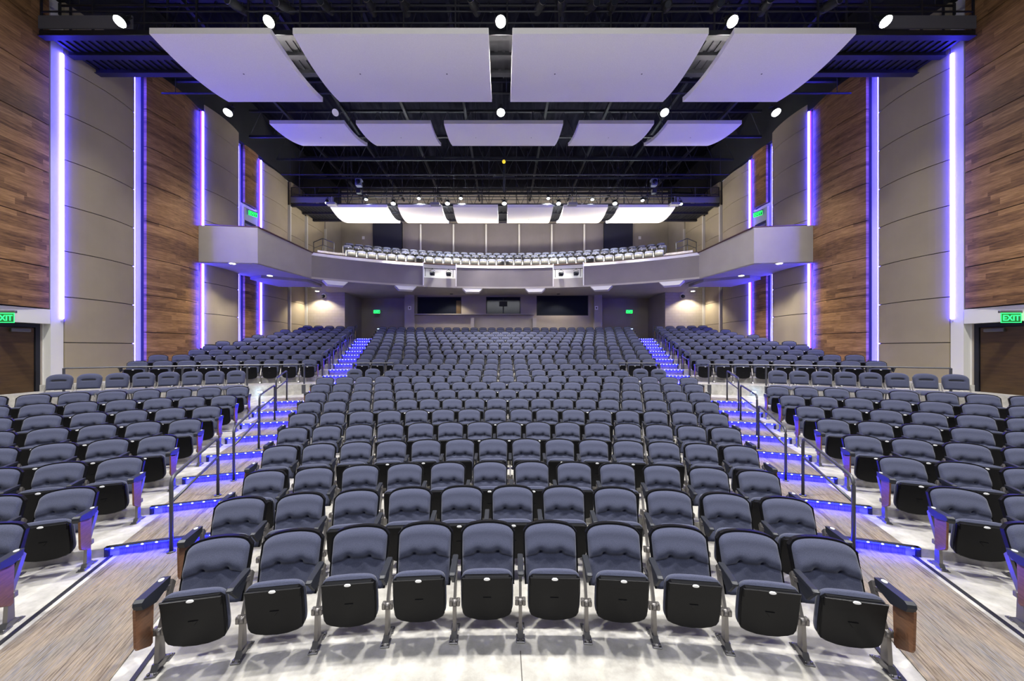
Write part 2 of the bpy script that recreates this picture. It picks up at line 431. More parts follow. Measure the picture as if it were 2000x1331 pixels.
# ------------------------------------------------------------------ side walls
TOP = 12.75
def bay(s, y0, y1, z0, z1, joints, m, name, label, bulge=.16, group=None, cat='wall panel', proud=.22, z_slope=None, cut=None):
    mb = MB(); mb.smooth = False
    zs = [z0]+[j for j in joints if z0 < j < z1]+[z1]
    O = (s*WX, (y0+y1)/2, z0)
    for a, b in zip(zs[:-1], zs[1:]):
        def fn(u, v):
            y = y0+(y1-y0)*u; x = WX-bulge*4*u*(1-u); zz = a+.012+(b-a-.024)*v
            return (s*x-O[0], y-O[1], zz-O[2])
        mb.slab(fn, 14, 1, (s*proud*.45, 0, 0))
    mb.cur = 1
    def fnb(u, v):
        y = y0+.01+(y1-y0-.02)*u; x = WX-bulge*4*u*(1-u)+.05; return (s*x-O[0], y-O[1], z0+.004+(z1-z0-.008)*v-O[2])
    mb.slab(fnb, 14, 1, (s*(proud-.052), 0, 0))
    o = mb.obj(name, [m, M_BLACK], None, O)
    return tag(o, label, cat, group)
TJ = [2.66+1.355*i-1.355*2 for i in range(12)]
WJ = [3.08+1.355*i for i in range(8)]
for s in (-1, 1):
    sd = SIDE[s]
    w_ = MB()
    def wallbox(y0, y1, z0, z1): w_.box(*sorted((s*(WX+.22), s*(WX+.5))), y0, y1, z0, z1)
    wallbox(10.28, 29.2, -.3, 15.2)
    wallbox(-3, 10.28, 3.2, 15.2); wallbox(-3, 6.9, -.3, 3.2)
    struct(f'wall_{sd}', w_, [M_WHITE])
    # black upper wall above the panels
    ub = MB(); ub.box(*sorted((s*(WX+.02), s*(WX+.22))), 10.3, 29, TOP+.02, 15.2); struct(f'wall_{sd}', ub, [M_BLACK])
    bay(s, 6.0, 10.25, 3.62, 14.6, [3.62+1.18+1.355*i for i in range(-1, 9)], M_WOOD, 'wood_wall_panel', f'walnut plank panel nearest the stage over the {sd} exit door', .10, 'walnut wall panels', 'wall panel')
    bay(s, 10.62, 12.62, .9, TOP, TJ, M_TAN, 'fabric_wall_panel', f'tall tan fabric wall panel beside the {sd} exit door', .16, 'tan wall panels')
    bay(s, 13.05, 15.28, .9, TOP, WJ, M_WOOD, 'wood_wall_panel', f'walnut plank panel between two lit strips on the {sd} wall', .16, 'walnut wall panels')
    bay(s, 15.58, 17.60, 1.2, 13.1, TJ, M_TAN, 'fabric_wall_panel', f'tan fabric panel running behind the {sd} balcony box', .14, 'tan wall panels')
    bay(s, 18.02, 19.0, 1.5, 6.2, WJ, M_WOOD, 'wood_wall_panel', f'narrow walnut panel below the {sd} balcony box', .05, 'walnut wall panels')
    bay(s, 18.02, 19.0, 9.85, TOP, WJ, M_WOOD, 'wood_wall_panel', f'short walnut panel above the {sd} upper exit door', .05, 'walnut wall panels')
    bay(s, 19.32, 21.6, 2.0, TOP-.2, TJ, M_TAN, 'fabric_wall_panel', f'tan fabric panel behind the last lit strip on the {sd} wall', .14, 'tan wall panels')
    bay(s, 21.9, 23.45, 2.4, 12.7, TJ, M_TAN, 'fabric_wall_panel', f'tan fabric panel beside the rear corner of the {sd} wall', .06, 'tan wall panels')
    bay(s, 23.75, 26.0, 7.2, 12.7, TJ, M_TAN, 'fabric_wall_panel', f'tan fabric panel next to the {sd} balcony stair rail', .10, 'tan wall panels')
    bay(s, 26.2, 28.7, 7.2, 12.7, [], M_TANW, 'fabric_wall_panel', f'plain tan panel in the {sd} rear corner above the balcony', .06, 'tan wall panels')
    # light trims between rear panels
    for i, yy in enumerate((21.75, 23.6, 26.1)):
        t = MB(); t.box(*sorted((s*(WX-.10), s*(WX+.22))), yy-.05, yy+.05, 2.4 if i < 2 else 7.2, 11.2); struct(f'trim_{i+3}', t, [M_TRIM])
    # portal around the exit door: light lintel and jambs, recess
    pr = MB()
    x0, x1 = sorted((s*WX, s*(WX+.24)))
    pr.box(x0, x1, 6.9, 10.28, 3.19, 3.60)            # lintel
    pr.box(x0, x1, 10.28, 10.60, .9, TOP) if False else None
    pr.box(*sorted((s*(WX+.02), s*(WX+.22))), 10.30, 10.60, -.1, TOP-.5)
    struct(f'trim_{6}', pr, [M_WHITE])
    rc = MB()
    rc.box(*sorted((s*(WX+.24), s*(WX+.5))), 10.24, 10.5, -.1, 3.4); rc.box(*sorted((s*(WX+.22), s*(WX+.5))), 6.7, 7.47, -.1, 3.4)
    rc.box(*sorted((s*(WX+.24), s*(WX+.5))), 6.9, 10.28, 3.19, 3.4)
    struct(f'wall_{sd}', rc, [M_TANW])
    rb = MB(); rb.box(*sorted((s*(WX+.42), s*(WX+.5))), 6.9, 10.28, -.1, 3.19); struct(f'wall_{sd}', rb, [M_DARKM])
    # door leaf in its frame
    dr = empty(f'door_{1 if s < 0 else 2}', (s*(WX+.30), 9.62, .86)); tag(dr, kind='structure')
    f_ = MB(); f_.box(-.06, .06, -2.15, -2.05, 0, 2.33); f_.box(-.06, .06, .52, .62, 0, 2.33); f_.box(-.06, .06, -2.05, .52, 2.22, 2.33)
    f_.obj('door_frame', [M_DARKM], dr)
    for q, (a, b) in enumerate(((-.76, .51), (-2.04, -.78))):
        lf = MB(); lf.bbox(-.03, .03, a, b, .01, 2.21, .006); leaf = lf.obj('door_leaf', [M_DOOR], dr)
        kp = MB(); kp.box(*sorted((-s*.03, -s*.034)), a+.05, b-.05, .04, .28); kp.obj('kick_plate', [M_FOOT], leaf)
        pp = MB(); pp.box(*sorted((-s*.03, -s*.036)), (a+.08) if q == 0 else (b-.28), (a+.28) if q == 0 else (b-.08), .95, 1.35); pp.obj('push_plate', [M_FOOT], leaf)
        cl = MB(); cl.bbox(*sorted((-s*.03, -s*.11)), a+.75, a+1.15, 2.08, 2.17, .01); cl.obj('door_closer', [M_FOOT], leaf)
    ld = MB(); ld.box(*sorted((s*12.45, s*(WX+.5))), 7.2, 10.3, -.1, .855); struct('floor', ld, [M_CONC])

# LED tubes on both vertical edges of the tan panels
def led(s, y, z0, z1, label, r=.035, x=None):
    x = WX+.0 if x is None else x
    root = empty('led_light_tube', (s*x, y, z0))
    b = MB(); b.smooth = True; b.tube([(0, 0, .0), (0, 0, .02), (0, 0, z1-z0-.02), (0, 0, z1-z0)], [r*.4, r, r, r*.4], 10); b.obj('tube', [M_TUBE], root)
    c = MB(); c.box(*sorted((s*(r*1.05), s*(r*1.05+.011))), -r*1.1-.006, -r*1.1, 0, z1-z0); c.obj('edge_glow', [M_TUBEP], root)  # glowing strip imitates the magenta fringe of light along the tube
    h = MB(); h.box(-r*.7, r*.7, -r*.4, r*.4, -.06, 0); h.box(*sorted((s*r*.9, s*max(r+.02, WX+.212-x))), -.01, .01, 0, z1-z0); h.obj('channel', [M_TRIM], root)
    return tag(root, label, 'LED light', 'blue LED wall tubes')
for s in (-1, 1):
    sd = SIDE[s]
    led(s, 10.55, 3.34, 11.18, f'tallest blue-white LED tube beside the {sd} exit door', .040)
    led(s, 15.50, 7.80, 12.75, f'blue LED tube above the {sd} balcony box, nearest the stage', .040)
    led(s, 15.50, 2.5, 6.16, f'blue LED tube below the {sd} balcony box, nearest the stage', .040)
    led(s, 19.22, 8.9, 12.6, f'blue LED tube above the {sd} balcony, beside the upper door', .042)
    led(s, 19.22, 3.2, 6.12, f'rearmost blue LED tube under the {sd} balcony box', .042)
    led(s, 12.68, 1.6, 12.3, f'slim blue LED tube between tan and walnut panels, {sd} wall', .038, WX+.088)
    led(s, 17.68, 2.6, 12.5, f'slim blue LED tube on the stage side of the {sd} upper door', .034, WX+.09)

# ------------------------------------------------------------------ upper side doors with exit signs
def exit_sign(loc, rz, label, scale=1.0, group=None, br=None):
    root = empty('exit_sign', loc, rz)          # faces local -Y
    h = MB(); h.bbox(-.21*scale, .21*scale, -.02, .03, .19*scale, .24*scale, .008); h.obj('housing', [M_FOOT], root)
    p = MB(); w_, t_ = .19*scale, .012*scale
    p.box(-w_, w_, -.012, -.008, 0, t_); p.box(-w_, w_, -.012, -.008, .178*scale, .19*scale)
    p.box(-w_, -w_+t_, -.012, -.008, t_, .178*scale); p.box(w_-t_, w_, -.012, -.008, t_, .178*scale); p.obj('lit_edge', [M_GREEN], root)
    g = MB(); g.box(-w_+.012, w_-.012, -.008, .004, .012, .18*scale); g.obj('panel', [mat('sign_glass', (.01, .10, .03), .2, 0, .5, (.02, .6, .1), .03)], root)
    cu = bpy.data.curves.new('letters', 'FONT'); cu.body = 'EXIT'; cu.size = .155*scale; cu.align_x = 'CENTER'; cu.extrude = .002
    cu.offset = .002*scale
    if br:
        k = MB(); k.tube([(0, 0, .22*scale), tuple(Matrix.Rotation(-rz, 3, 'Z')@Vector((br[0], br[1], .22*scale)))], .012, 6); k.obj('bracket', [M_FOOT], root)
    t0 = bpy.data.objects.new('letters_curve', cu); COL.objects.link(t0); bpy.context.view_layer.update()
    lm = bpy.data.meshes.new_from_object(t0.evaluated_get(bpy.context.evaluated_depsgraph_get())); bpy.data.objects.remove(t0)
    t = bpy.data.objects.new('letters', lm); COL.objects.link(t); t.parent = root; lm.materials.clear(); lm.materials.append(M_GREEN); t.location = (0, -.016, .042*scale); t.rotation_euler = (pi/2, 0, 0)
    return tag(root, label, 'exit sign', group or 'green exit signs')
for s in (-1, 1):
    sd = SIDE[s]
    exit_sign((s*(WX-.26), 9.15, 3.14), s*-.05, f'green glowing EXIT sign above the {sd} stage-side door', 1.30, br=(s*.30, .12))
    root = empty(f'door_{3 if s < 0 else 4}', (s*(WX+.1), 18.5, 6.9)); tag(root, kind='structure')
    a = MB(); a.box(-.05, .05, -.5, -.42, 0, 2.75); a.box(-.05, .05, .42, .5, 0, 2.75); a.box(-.05, .05, -.42, .42, 2.1, 2.75); a.obj('door_frame', [M_TRIM], root)
    b = MB(); b.box(-.02, .02, -.42, .42, 0, 2.1); lf = b.obj('door_leaf', [M_DARKM], root)
    c = MB(); c.box(*sorted((-s*.02, -s*.03)), -.35, .2, 1.85, 1.95); c.obj('door_closer', [M_FOOT], lf)
    exit_sign((s*(WX-.12), 18.42, 9.30), s*-1.2, f'green EXIT sign above the upper door beside the {sd} balcony box', 1.15, br=(s*.24, .1))

# ------------------------------------------------------------------ rear walls
bw = MB()
for s in (-1, 1):
    bw.box(*sorted((s*10.55, s*13.3)), 23.6, 24.0, 2.6, 6.5)
struct('wall_back', bw, [M_BRICK])
b2 = MB(); b2.box(-13.3, 13.3, 26.4, 26.7, 2.6, 6.5)
for s in (-1, 1): b2.box(*sorted((s*10.55, s*10.75)), 24.0, 26.4, 2.6, 6.5)
struct('wall_back', b2, [M_TANW])
bt = MB()
def X25(px): return (px-983)*25/700-.11
pil = MB()
pil.box(X25(792), X25(811), 24.75, 25.3, 2.9, 6.4); pil.box(X25(1159), X25(1174), 24.75, 25.3, 2.9, 6.4)
pil.box(X25(920), X25(926.5), 24.75, 25.0, 2.9, 4.62); pil.box(X25(1040), X25(1047), 24.75, 25.0, 2.9, 4.62)
struct('trim_7', pil, [M_PAR])
# booth wall with three openings
def wallholes(mb, x0, x1, z0, z1, y0, y1, holes):
    xs = x0
    for (a, b, c, d) in holes:
        mb.box(xs, a, y0, y1, z0, z1); mb.box(a, b, y0, y1, z0, c); mb.box(a, b, y0, y1, d, z1); xs = b
    mb.box(xs, x1, y0, y1, z0, z1)
H = [(X25(815), X25(901), 4.90, 6.11), (X25(949.5), X25(1016.5), 4.90, 6.11), (X25(1048), X25(1149), 4.80, 6.35)]
wallholes(bt, X25(811), X25(1159), 2.9, 6.5, 25.0, 25.2, H); struct('wall_back', bt, [M_TANW])
bi = MB(); bi.box(X25(811), X25(1159), 26.2, 26.35, 2.9, 6.5)
struct('wall_back', bi, [M_DARKM])
for i, (a, b, c, d) in enumerate(H):
    root = empty(f'window_{i+1}', ((a+b)/2, 25.08, c)); tag(root, kind='structure'); hw = (b-a)/2; hh = d-c
    f = MB(); f.box(-hw, -hw+.05, -.05, .05, 0, hh); f.box(hw-.05, hw, -.05, .05, 0, hh); f.box(-hw, hw, -.05, .05, 0, .05); f.box(-hw, hw, -.05, .05, hh-.05, hh); f.obj('window_frame', [M_BLACK], root)
    g = MB(); g.box(-hw+.05, hw-.05, .0, .012, .05, hh-.05); g.obj('pane', [M_GLASS], root)
    if i == 1:
        m_ = MB(); m_.box(-.03, .03, -.03, .02, .05, hh-.05); m_.obj('mullion', [M_BLACK], root)
ct = MB(); ct.box(X25(811), X25(1043), 24.7, 25.02, 4.84, 4.90); tag(ct.obj('booth_counter', [M_PAR]), 'pale ledge running under the two left control booth windows', 'counter')
pc = MB(); pc.box(X25(891), X25(900), 25.03, 25.055, 4.95, 5.85); tag(pc.obj('booth_door', [M_DOOR]), 'reddish brown door edge seen in the left booth window', 'door')
mn = MB(); mn.bbox(-.28, .28, -.02, .02, 0, .34, .01); mn.box(-.04, .04, -.01, .01, -.25, 0)
tag(mn.obj('monitor', [M_BLACK], None, (X25(983), 25.04, 5.45)), 'black monitor hanging inside the middle booth window', 'monitor')
for s in (-1, 1):
    exit_sign(((736-983 if s < 0 else 1229-983)*25.2/700-.11, 25.2, 4.98), 0, f'small green EXIT sign under the balcony, {SIDE[s]} rear recess', 1.15, br=(0, 1.2))

# dome cameras and wall plates
for s in (-1, 1):
    x = ((632 if s < 0 else 1333)-983)*23.5/700-.11
    root = empty('dome_camera', (x, 23.58, 2.47+104*23.5/700))
    a = MB(); a.smooth = True; a.cyl((0, 0, 0), (0, -.10, 0), .14, 14); a.obj('mount', [M_WHITE], root)
    b = MB(); b.smooth = True; b.tube([(0, -.08, -.02), (0, -.16, -.05), (0, -.24, -.10), (0, -.26, -.14)], [.11, .12, .09, .03], 12); b.obj('dome', [M_BLACK], root)
    tag(root, f'white and black security camera on the {SIDE[s]} painted block wall', 'camera')
    x = ((800 if s < 0 else 1165)-983)*24.7/700-.11
    b = MB(); b.bbox(-.11, .11, -.03, 0, -.13, .13, .01); b.cur = 1; b.box(-.04, .04, -.04, -.03, -.05, .05)
    tag(b.obj('wall_plate', [M_WHITE, M_BLACK], None, (x, 24.73, 5.3)), f'small white wall plate on the {SIDE[s]} pillar of the booth', 'wall plate')

# ------------------------------------------------------------------ balcony
BC = 3.5; BR = 18.5; TE = .588
def bp(r, th, z): return (r*sin(th), BC+r*cos(th), z)
ZB, ZT = 6.18, 7.42
NL = [(-.268, -.163), (.157, .254)]
segs = [(-TE, NL[0][0]), (NL[0][1], NL[1][0]), (NL[1][1], TE)]
bal = empty('balcony', (0, 22, ZB)); tag(bal, kind='structure')
def balobj(mb, name, mats):
    mb.v = [(x, y-22, z-ZB) for x, y, z in mb.v]; return mb.obj(name, mats, bal)
slab = MB()
def back(th, r): return None
# deck slab from the curved front to the rear wall
def fn(u, v):
    th = -TE+2*TE*u; x, y, _ = bp(BR+.06, th, 0); X2 = -13.3+26.6*u; return (x+(X2-x)*v, y+(29.0-y)*v, ZB+.02)
slab.slab(fn, 40, 4, (0, 0, .55)); balobj(slab, 'deck', [M_PAR])
for (a, b), nm in zip(segs, 'abc'):
    f = MB(); f.slab(lambda u, v: bp(BR, a+(b-a)*u, ZB+.10+(ZT-ZB-.10)*v), 20, 1, (0, .12, 0)); balobj(f, 'fascia_panel', [M_FASCIA])
lip = MB(); lip.slab(lambda u, v: bp(BR-.01, -TE+2*TE*u, ZB+.10*v), 48, 1, (0, .15, 0)); balobj(lip, 'fascia_lip', [M_PAR])
cap = MB()
for a, b in segs: cap.slab(lambda u, v: bp(BR-.04+.30*v, a+(b-a)*u, ZT+.22*v), 20, 1, (0, .05, -.02))
balobj(cap, 'parapet_cap', [M_WHITE])
top = MB(); top.slab(lambda u, v: bp(BR+.24+.16*v, -TE+2*TE*u, ZT+.26), 48, 1, (0, 0, -.05)); balobj(top, 'top_rail', [mat('rail_wood', (.10, .05, .035), .4)])
ins = MB(); ins.slab(lambda u, v: bp(BR+.36, -TE+2*TE*u, ZB+.3+(ZT-ZB-.1)*v), 48, 1, (0, .05, 0)); balobj(ins, 'parapet_wall', [M_PAR])
nch = MB()
for a, b in NL:
    nch.slab(lambda u, v: bp(BR+.34, a+(b-a)*u, ZB+.08+(ZT+.1-ZB)*v), 6, 1, (0, .05, 0))
    for t in (a, b): nch.slab(lambda u, v: bp(BR-.05+.42*u, t, ZB+.08+(ZT-ZB+.14)*v), 1, 1, (.06, 0, 0))
balobj(nch, 'lamp_niche', [M_WHITE])
brk = MB()
BX = [(656, 23), (793, 21), (923, 20), (1045, 20), (1174, 22), (1311, 25)]
for px, hw in BX:
    th = 0
    for _ in range(20): th = asin(max(-.99, min(.99, ((px-983)/700*(BC+BR*cos(th))-.11)/BR)))
    c = bp(BR+.1, th, 0); w_ = .52
    Mx = Matrix.Translation((c[0], c[1], 0))@Matrix.Rotation(-th, 4, 'Z')
    brk.prism([(-w_-.12, ZB+.02), (w_+.12, ZB+.02), (w_-.12, ZB-.22), (-w_+.12, ZB-.22)], 0, .7, lambda p, q, h, Mx=Mx: tuple(Mx@Vector((p, h-.1, q))))
balobj(brk, 'soffit_beam', [M_WHITE])
# side boxes
for s in (-1, 1):
    o = MB()
    pts = [(13.15, 15.30), (12.55, 15.36), (10.80, 15.60), (10.22, 18.95)]
    for (xa, ya), (xb, yb) in zip(pts[:-1], pts[1:]):
        za, zb_ = 7.75, 7.75
        if ya > 15.5: zb_ = 7.55
        dx, dy = (.12, .0) if ya > 15.5 else (0, .12)
        A = [(s*xa, ya, 6.2), (s*xb, yb, 6.2), (s*(xb+dx), yb+dy, 6.2), (s*(xa+dx), ya+dy, 6.2), (s*xa, ya, za), (s*xb, yb, zb_), (s*(xb+dx), yb+dy, zb_), (s*(xa+dx), ya+dy, za)]
        o.add(A, [(0,3,2,1),(4,5,6,7),(0,1,5,4),(1,2,6,5),(2,3,7,6),(3,0,4,7)])
    balobj(o, 'box_parapet', [M_PAR])
    o = MB(); poly = [(13.2, 15.32), (10.82, 15.62), (10.24, 18.95), (10.3, 20.5), (13.2, 20.5)]
    o.prism([(s*a, b) for a, b in poly], 6.16, 6.75); balobj(o, 'box_deck', [M_PAR])
    o = MB(); poly = [(13.05, 18.3), (12.2, 17.9), (10.5, 19.0), (10.5, 20.5), (13.05, 20.5)]
    o.prism([(s*a, b) for a, b in poly], 6.02, 6.16); balobj(o, 'soffit_step', [M_PAR])
    o = MB()
    for (xa, ya), (xb, yb), zb_ in (((12.9, 15.33), (10.80, 15.60), 7.78), ((10.80, 15.60), (10.22, 18.95), 7.58)):
        za = 7.78; o.tube([(s*xa, ya+.06, za), (s*xb, yb+.06, zb_)], .05, 4)
    balobj(o, 'box_rail_cap', [bpy.data.materials['rail_wood']])
# balcony terraces
tr = MB()
BT = [(18.95, 7.42), (19.9, 7.90), (20.8, 8.30)]
for i, (r, z) in enumerate(BT):
    r1 = BT[i+1][0] if i < 2 else 24.5
    tr.slab(lambda u, v: bp(r+(r1-r)*v, -.56+1.12*u, z), 30, 1, (0, 0, -.7))
balobj(tr, 'terrace', [M_CONC])
# rear wall of the balcony
uw = MB(); uw.box(-13.3, 13.3, 28.8, 29.1, 6.5, 15.2); struct('wall_back', uw, [M_TANW])
Y28 = lambda px: (px-983)*28.6/700-.11
for i, (a, b) in enumerate(((728, 785), (1180, 1236))):
    d = MB(); d.box(Y28(a), Y28(b), 28.6, 28.8, 6.7, 12.6); struct('wall_back', d, [mat('dark_blue_wall', (.012, .013, .03), .8)])
cols = [785, 822, 886, 949.5, 1014, 1077.5, 1141, 1180]
for i, (a, b) in enumerate(zip(cols[:-1], cols[1:])):
    x0, x1 = Y28(a), Y28(b); p = MB()
    p.slab(lambda u, v: (x0+.06+(x1-x0-.12)*u-(x0+x1)/2, -.14*4*u*(1-u), 5.2*v), 10, 1, (0, .1, 0))
    tag(p.obj('fabric_rear_panel', [M_FASCIA], None, ((x0+x1)/2, 28.66, 7.3)), f'{ORD[i+1]} from the left of the grey fabric panels behind the balcony', 'wall panel', 'grey rear wall panels')
for i, a in enumerate(cols[1:-1]):
    t = MB(); t.box(Y28(a)-.06, Y28(a)+.06, 28.5, 28.7, 7.0, 12.4); struct(f'trim_{8+i}', t, [M_WHITE])
for s in (-1, 1):
    x = Y28(708 if s < 0 else 1251)
    b = MB(); b.bbox(-.10, .10, -.04, 0, -.12, .12, .01); tag(b.obj('wall_plate', [M_WHITE], None, (x, 28.79, 11.4)), f'white wall plate high on the rear wall, {SIDE[s]} of the balcony seats', 'wall plate')
# niche lamps
for (a, b), nm in zip(NL, ('left', 'right')):
    pp = MB(); pp.smooth = True; pp.tube([bp(BR+.02, a+(b-a)*i/6, ZT-.12) for i in range(7)], .022, 8)
    for t in (a+.008, b-.008): pp.tube([bp(BR+.02, t, ZT-.10), bp(BR+.30, t, ZT-.55)], .015, 6)
    tag(pp.obj('lamp_pipe', [M_BLACK]), f'black pipe across the {nm} niche in the balcony front', 'pipe')
    for q, fr in enumerate((.28, .78)):
        c = bp(BR-.02, a+(b-a)*fr, ZT-.42)
        root = empty('niche_spotlight', c)
        h = MB(); h.bbox(-.13, .13, -.08, .16, -.11, .11, .02); h.smooth = True; h.cyl((0, -.06, 0), (.02, -.20, -.02), .09, 12, .11); h.obj('housing', [M_BLACK], root)
        y = MB(); y.tube([(-.15, .04, 0), (-.15, .04, .18), (0, .04, .26), (.15, .04, .18), (.15, .04, 0)], .012, 6); y.cyl((0, .04, .25), (0, .04, .32), .025, 8); y.obj('yoke', [M_BLACK], root)
        tag(root, f'{("left","right")[q]} black spotlight hanging in the {nm} balcony niche', 'spotlight', 'spotlights in the balcony niches')
# downlights under the side boxes
for s in (-1, 1):
    for q, (px, py, nm) in enumerate(((454, 515, 'outer'), (527, 533, 'inner'))):
        Yq = (6.14-2.47)*700/(682-py); Xq = s*abs((px-983)*Yq/700-.11)
        Zq = 6.14 if q == 0 else 6.0
        root = empty('recessed_downlight', (Xq, Yq, Zq))
        r_ = MB(); r_.smooth = True; r_.cyl((0, 0, -.008), (0, 0, .01), .15, 20); r_.obj('ring', [M_WHITE], root)
        l_ = MB(); l_.cyl((0, 0, -.014), (0, 0, -.008), .11, 20); l_.obj('lens', [M_DOWN], root)
        ld = bpy.data.lights.new('downlight_beam', 'SPOT'); ld.energy = 260; ld.spot_size = 2.0; ld.spot_blend = .5; ld.color = (1, .93, .8); ld.shadow_soft_size = .08
        lo = bpy.data.objects.new('downlight_beam', ld); COL.objects.link(lo); lo.parent = root; lo.location = (0, 0, -.03)
        tag(root, f'glowing round downlight, {nm} one under the {SIDE[s]} balcony box', 'downlight', 'downlights under the balcony boxes')
    # under-balcony wall washers; the black-faced pair is added to brighten the booth wall
    for (X, Y) in ((s*12.0, 22.9), (s*3.6, 24.1)):
        root = empty('recessed_downlight', (X, Y, 6.17))
        l_ = MB(); l_.cyl((0, 0, -.02), (0, 0, 0), .11, 16); l_.obj('lens' if X*s > 10 else 'baffle', [M_DOWN if X*s > 10 else M_BLACK], root)
        ld = bpy.data.lights.new('downlight_beam', 'SPOT'); ld.energy = 330 if X*s > 10 else 150; ld.spot_size = 2.2; ld.spot_blend = .4; ld.color = (1, .9, .72); ld.shadow_soft_size = .06
        lo = bpy.data.objects.new('downlight_beam', ld); COL.objects.link(lo); lo.parent = root; lo.location = (0, 0, -.05)
        tag(root, f'downlight washing the {SIDE[s]} painted block wall under the balcony' if X*s > 10 else f'downlight washing the {SIDE[s]} half of the control booth wall', 'downlight', 'downlights under the balcony')
# short stair rails at the balcony ends
for s in (-1, 1):
    r = MB(); r.smooth = True
    base = [(s*10.6, 22.2, 8.3), (s*11.6, 22.8, 8.75), (s*12.6, 23.6, 8.75)]
    r.tube([(a, b, c+.75) for a, b, c in base], .03, 8)
    for a, b, c in base: r.tube([(a, b, 7.0), (a, b, c+.75)], .022, 8)
    r.tube([(a, b, c+.35) for a, b, c in base], .018, 8)
    tag(r.obj('stair_rail', [M_RAIL]), f'dark steel stair rail at the {SIDE[s]} end of the balcony seats', 'handrail')

# ------------------------------------------------------------------ roof, trusses, catwalks
rf = MB(); rf.box(-14, 14, -3, 29.2, 15.2, 15.4); struct('ceiling', rf, [M_DECK])
def truss(y, z0, z1, x0=-13, x1=13, n=22):
    t = MB(); t.box(x0, x1, y-.05, y+.05, z0, z0+.10); t.box(x0, x1, y-.05, y+.05, z1-.10, z1)
    for i in range(n):
        a = x0+(x1-x0)*i/n; b = x0+(x1-x0)*(i+1)/n
        t.tube([(a, y, z0+.05), ((a+b)/2, y, z1-.05), (b, y, z0+.05)], .025, 5)
    return t
TN = ['nearest the stage', 'second from the stage', 'third from the stage', 'fourth from the stage', 'fifth from the stage', 'sixth from the stage', 'rearmost']
for i, y in enumerate((12.4, 14.0, 18.2, 20.4, 22.6, 24.8, 27.0)):
    tag(truss(y, 13.2 if i > 1 else 12.9, 14.6).obj('roof_truss', [M_DARKM]), f'black steel roof truss spanning the hall, {TN[i]}', 'truss', 'roof trusses')
du = MB()
for i, x in enumerate((-11, -8, -5, -2, 2, 5, 8, 11)): du.box(x-.06, x+.06, 12, 28.5, 14.2, 14.35)
struct('ceiling', du, [M_DARKM])
def catwalk(y0, y1, z, label, posts):
    root = empty('catwalk', (0, (y0+y1)/2, z)); oy = (y0+y1)/2
    d = MB()
    n = 120 if y1-y0 < 2 else 120
    d.box(-13, 13, y0-oy, y1-oy, .04, .07)
    for i in range(n): x = -13+26*(i+.5)/n; d.box(x-.05, x+.05, y0-oy, y1-oy, 0, .04)
    d.obj('deck', [M_MESHM], root)
    for q, y in enumerate((y0, (y0+y1)/2, y1)):
        b = MB(); b.box(-13, 13, y-oy-.05, y-oy+.05, -.10, .06); b.box(-13, 13, y-oy-.09, y-oy+.09, -.12, -.10); b.obj('beam', [M_MESHM], root)
    for yy in (y0, y1):
        r = MB()
        for h in (.3, .62, 1.05): r.tube([(-13, yy-oy, h), (13, yy-oy, h)], .022, 6)
        for i in range(posts): x = -13+26*i/(posts-1); r.box(x-.02, x+.02, yy-oy-.02, yy-oy+.02, 0, 1.05)
        r.obj('guard_rail', [M_MESHM], root)
    for i in range(0, posts, 2):
        hg = MB(); x = -13+26*i/(posts-1); hg.tube([(x, 0, 0), (x, 0, 15.19-z)], .03, 6)
        hg.obj('hanger', [M_MESHM], root)
    for s in (-1, 1):
        e = MB(); e.box(*sorted((s*10.4, s*13.0)), y0-oy-.07, y0-oy-.03, .10, .45); e.obj('end_board', [mat('board_grey', (.10, .10, .12), .6)], root)
    return tag(root, label, 'catwalk')
catwalk(10.0, 11.35, 11.27, 'black steel catwalk hanging above the first row of white clouds', 19)
catwalk(21.8, 24.3, 11.25, 'rear black steel catwalk above the balcony front clouds', 19)
# pipes
for i, (y, z, nm) in enumerate(((10.05, 12.1, 'above the first catwalk'), (13.0, 11.75, 'between the two front cloud rows'), (20.0, 12.2, 'in front of the rear catwalk'), (20.9, 11.35, 'just over the rear clouds'))):
    p = MB(); p.smooth = True; p.tube([(-12.5, y, z), (12.5, y, z)], .03, 8)
    for k in range(9): x = -12+24*k/8; p.tube([(x, y, z), (x, y, 15.19)], .012, 5)
    tag(p.obj('lighting_pipe', [M_BLACK]), f'long black lighting pipe {nm}', 'pipe', 'lighting pipes')

# acoustic clouds
def cloud(x0, x1, y0, y1, z0, zm, z1, label, group, chin=True, thick=.15):
    O = ((x0+x1)/2, y0, z0); mb = MB(); hw = (x1-x0)/2
    def zf(t): # quadratic through (0,z0),(.5,zm),(1,z1)
        return z0*(2*t*t-3*t+1)+zm*(4*t-4*t*t)+z1*(2*t*t-t)
    mb.slab(lambda u, v: (-hw+2*hw*u, (y1-y0)*v, zf(v)-z0), 1, 20, (0, 0, thick))
    root = mb.obj('acoustic_cloud', [M_CLOUD], None, O)
    for dx in (-.55, .55):
        for t in ((.39, .90) if y0 < 10 else (.45, .86)):
            c = MB(); c.tube([(dx*hw, (y1-y0)*t, zf(t)-z0+thick), (dx*hw, (y1-y0)*t, (11.18 if y0 < 10 else 15.19)-z0)], .012, 5); c.obj('hanger_cable', [M_BLACK], root)
    for dx in ((-.5, .5) if hw > 1.6 else (0,)):
        c = MB(); c.cyl((dx*hw, (y1-y0)*.45, zf(.45)-z0-.006), (dx*hw, (y1-y0)*.45, zf(.45)-z0+.01), .022, 8); c.obj('screw_cap', [M_STEEL], root)
    return tag(root, label, 'ceiling panel', group)
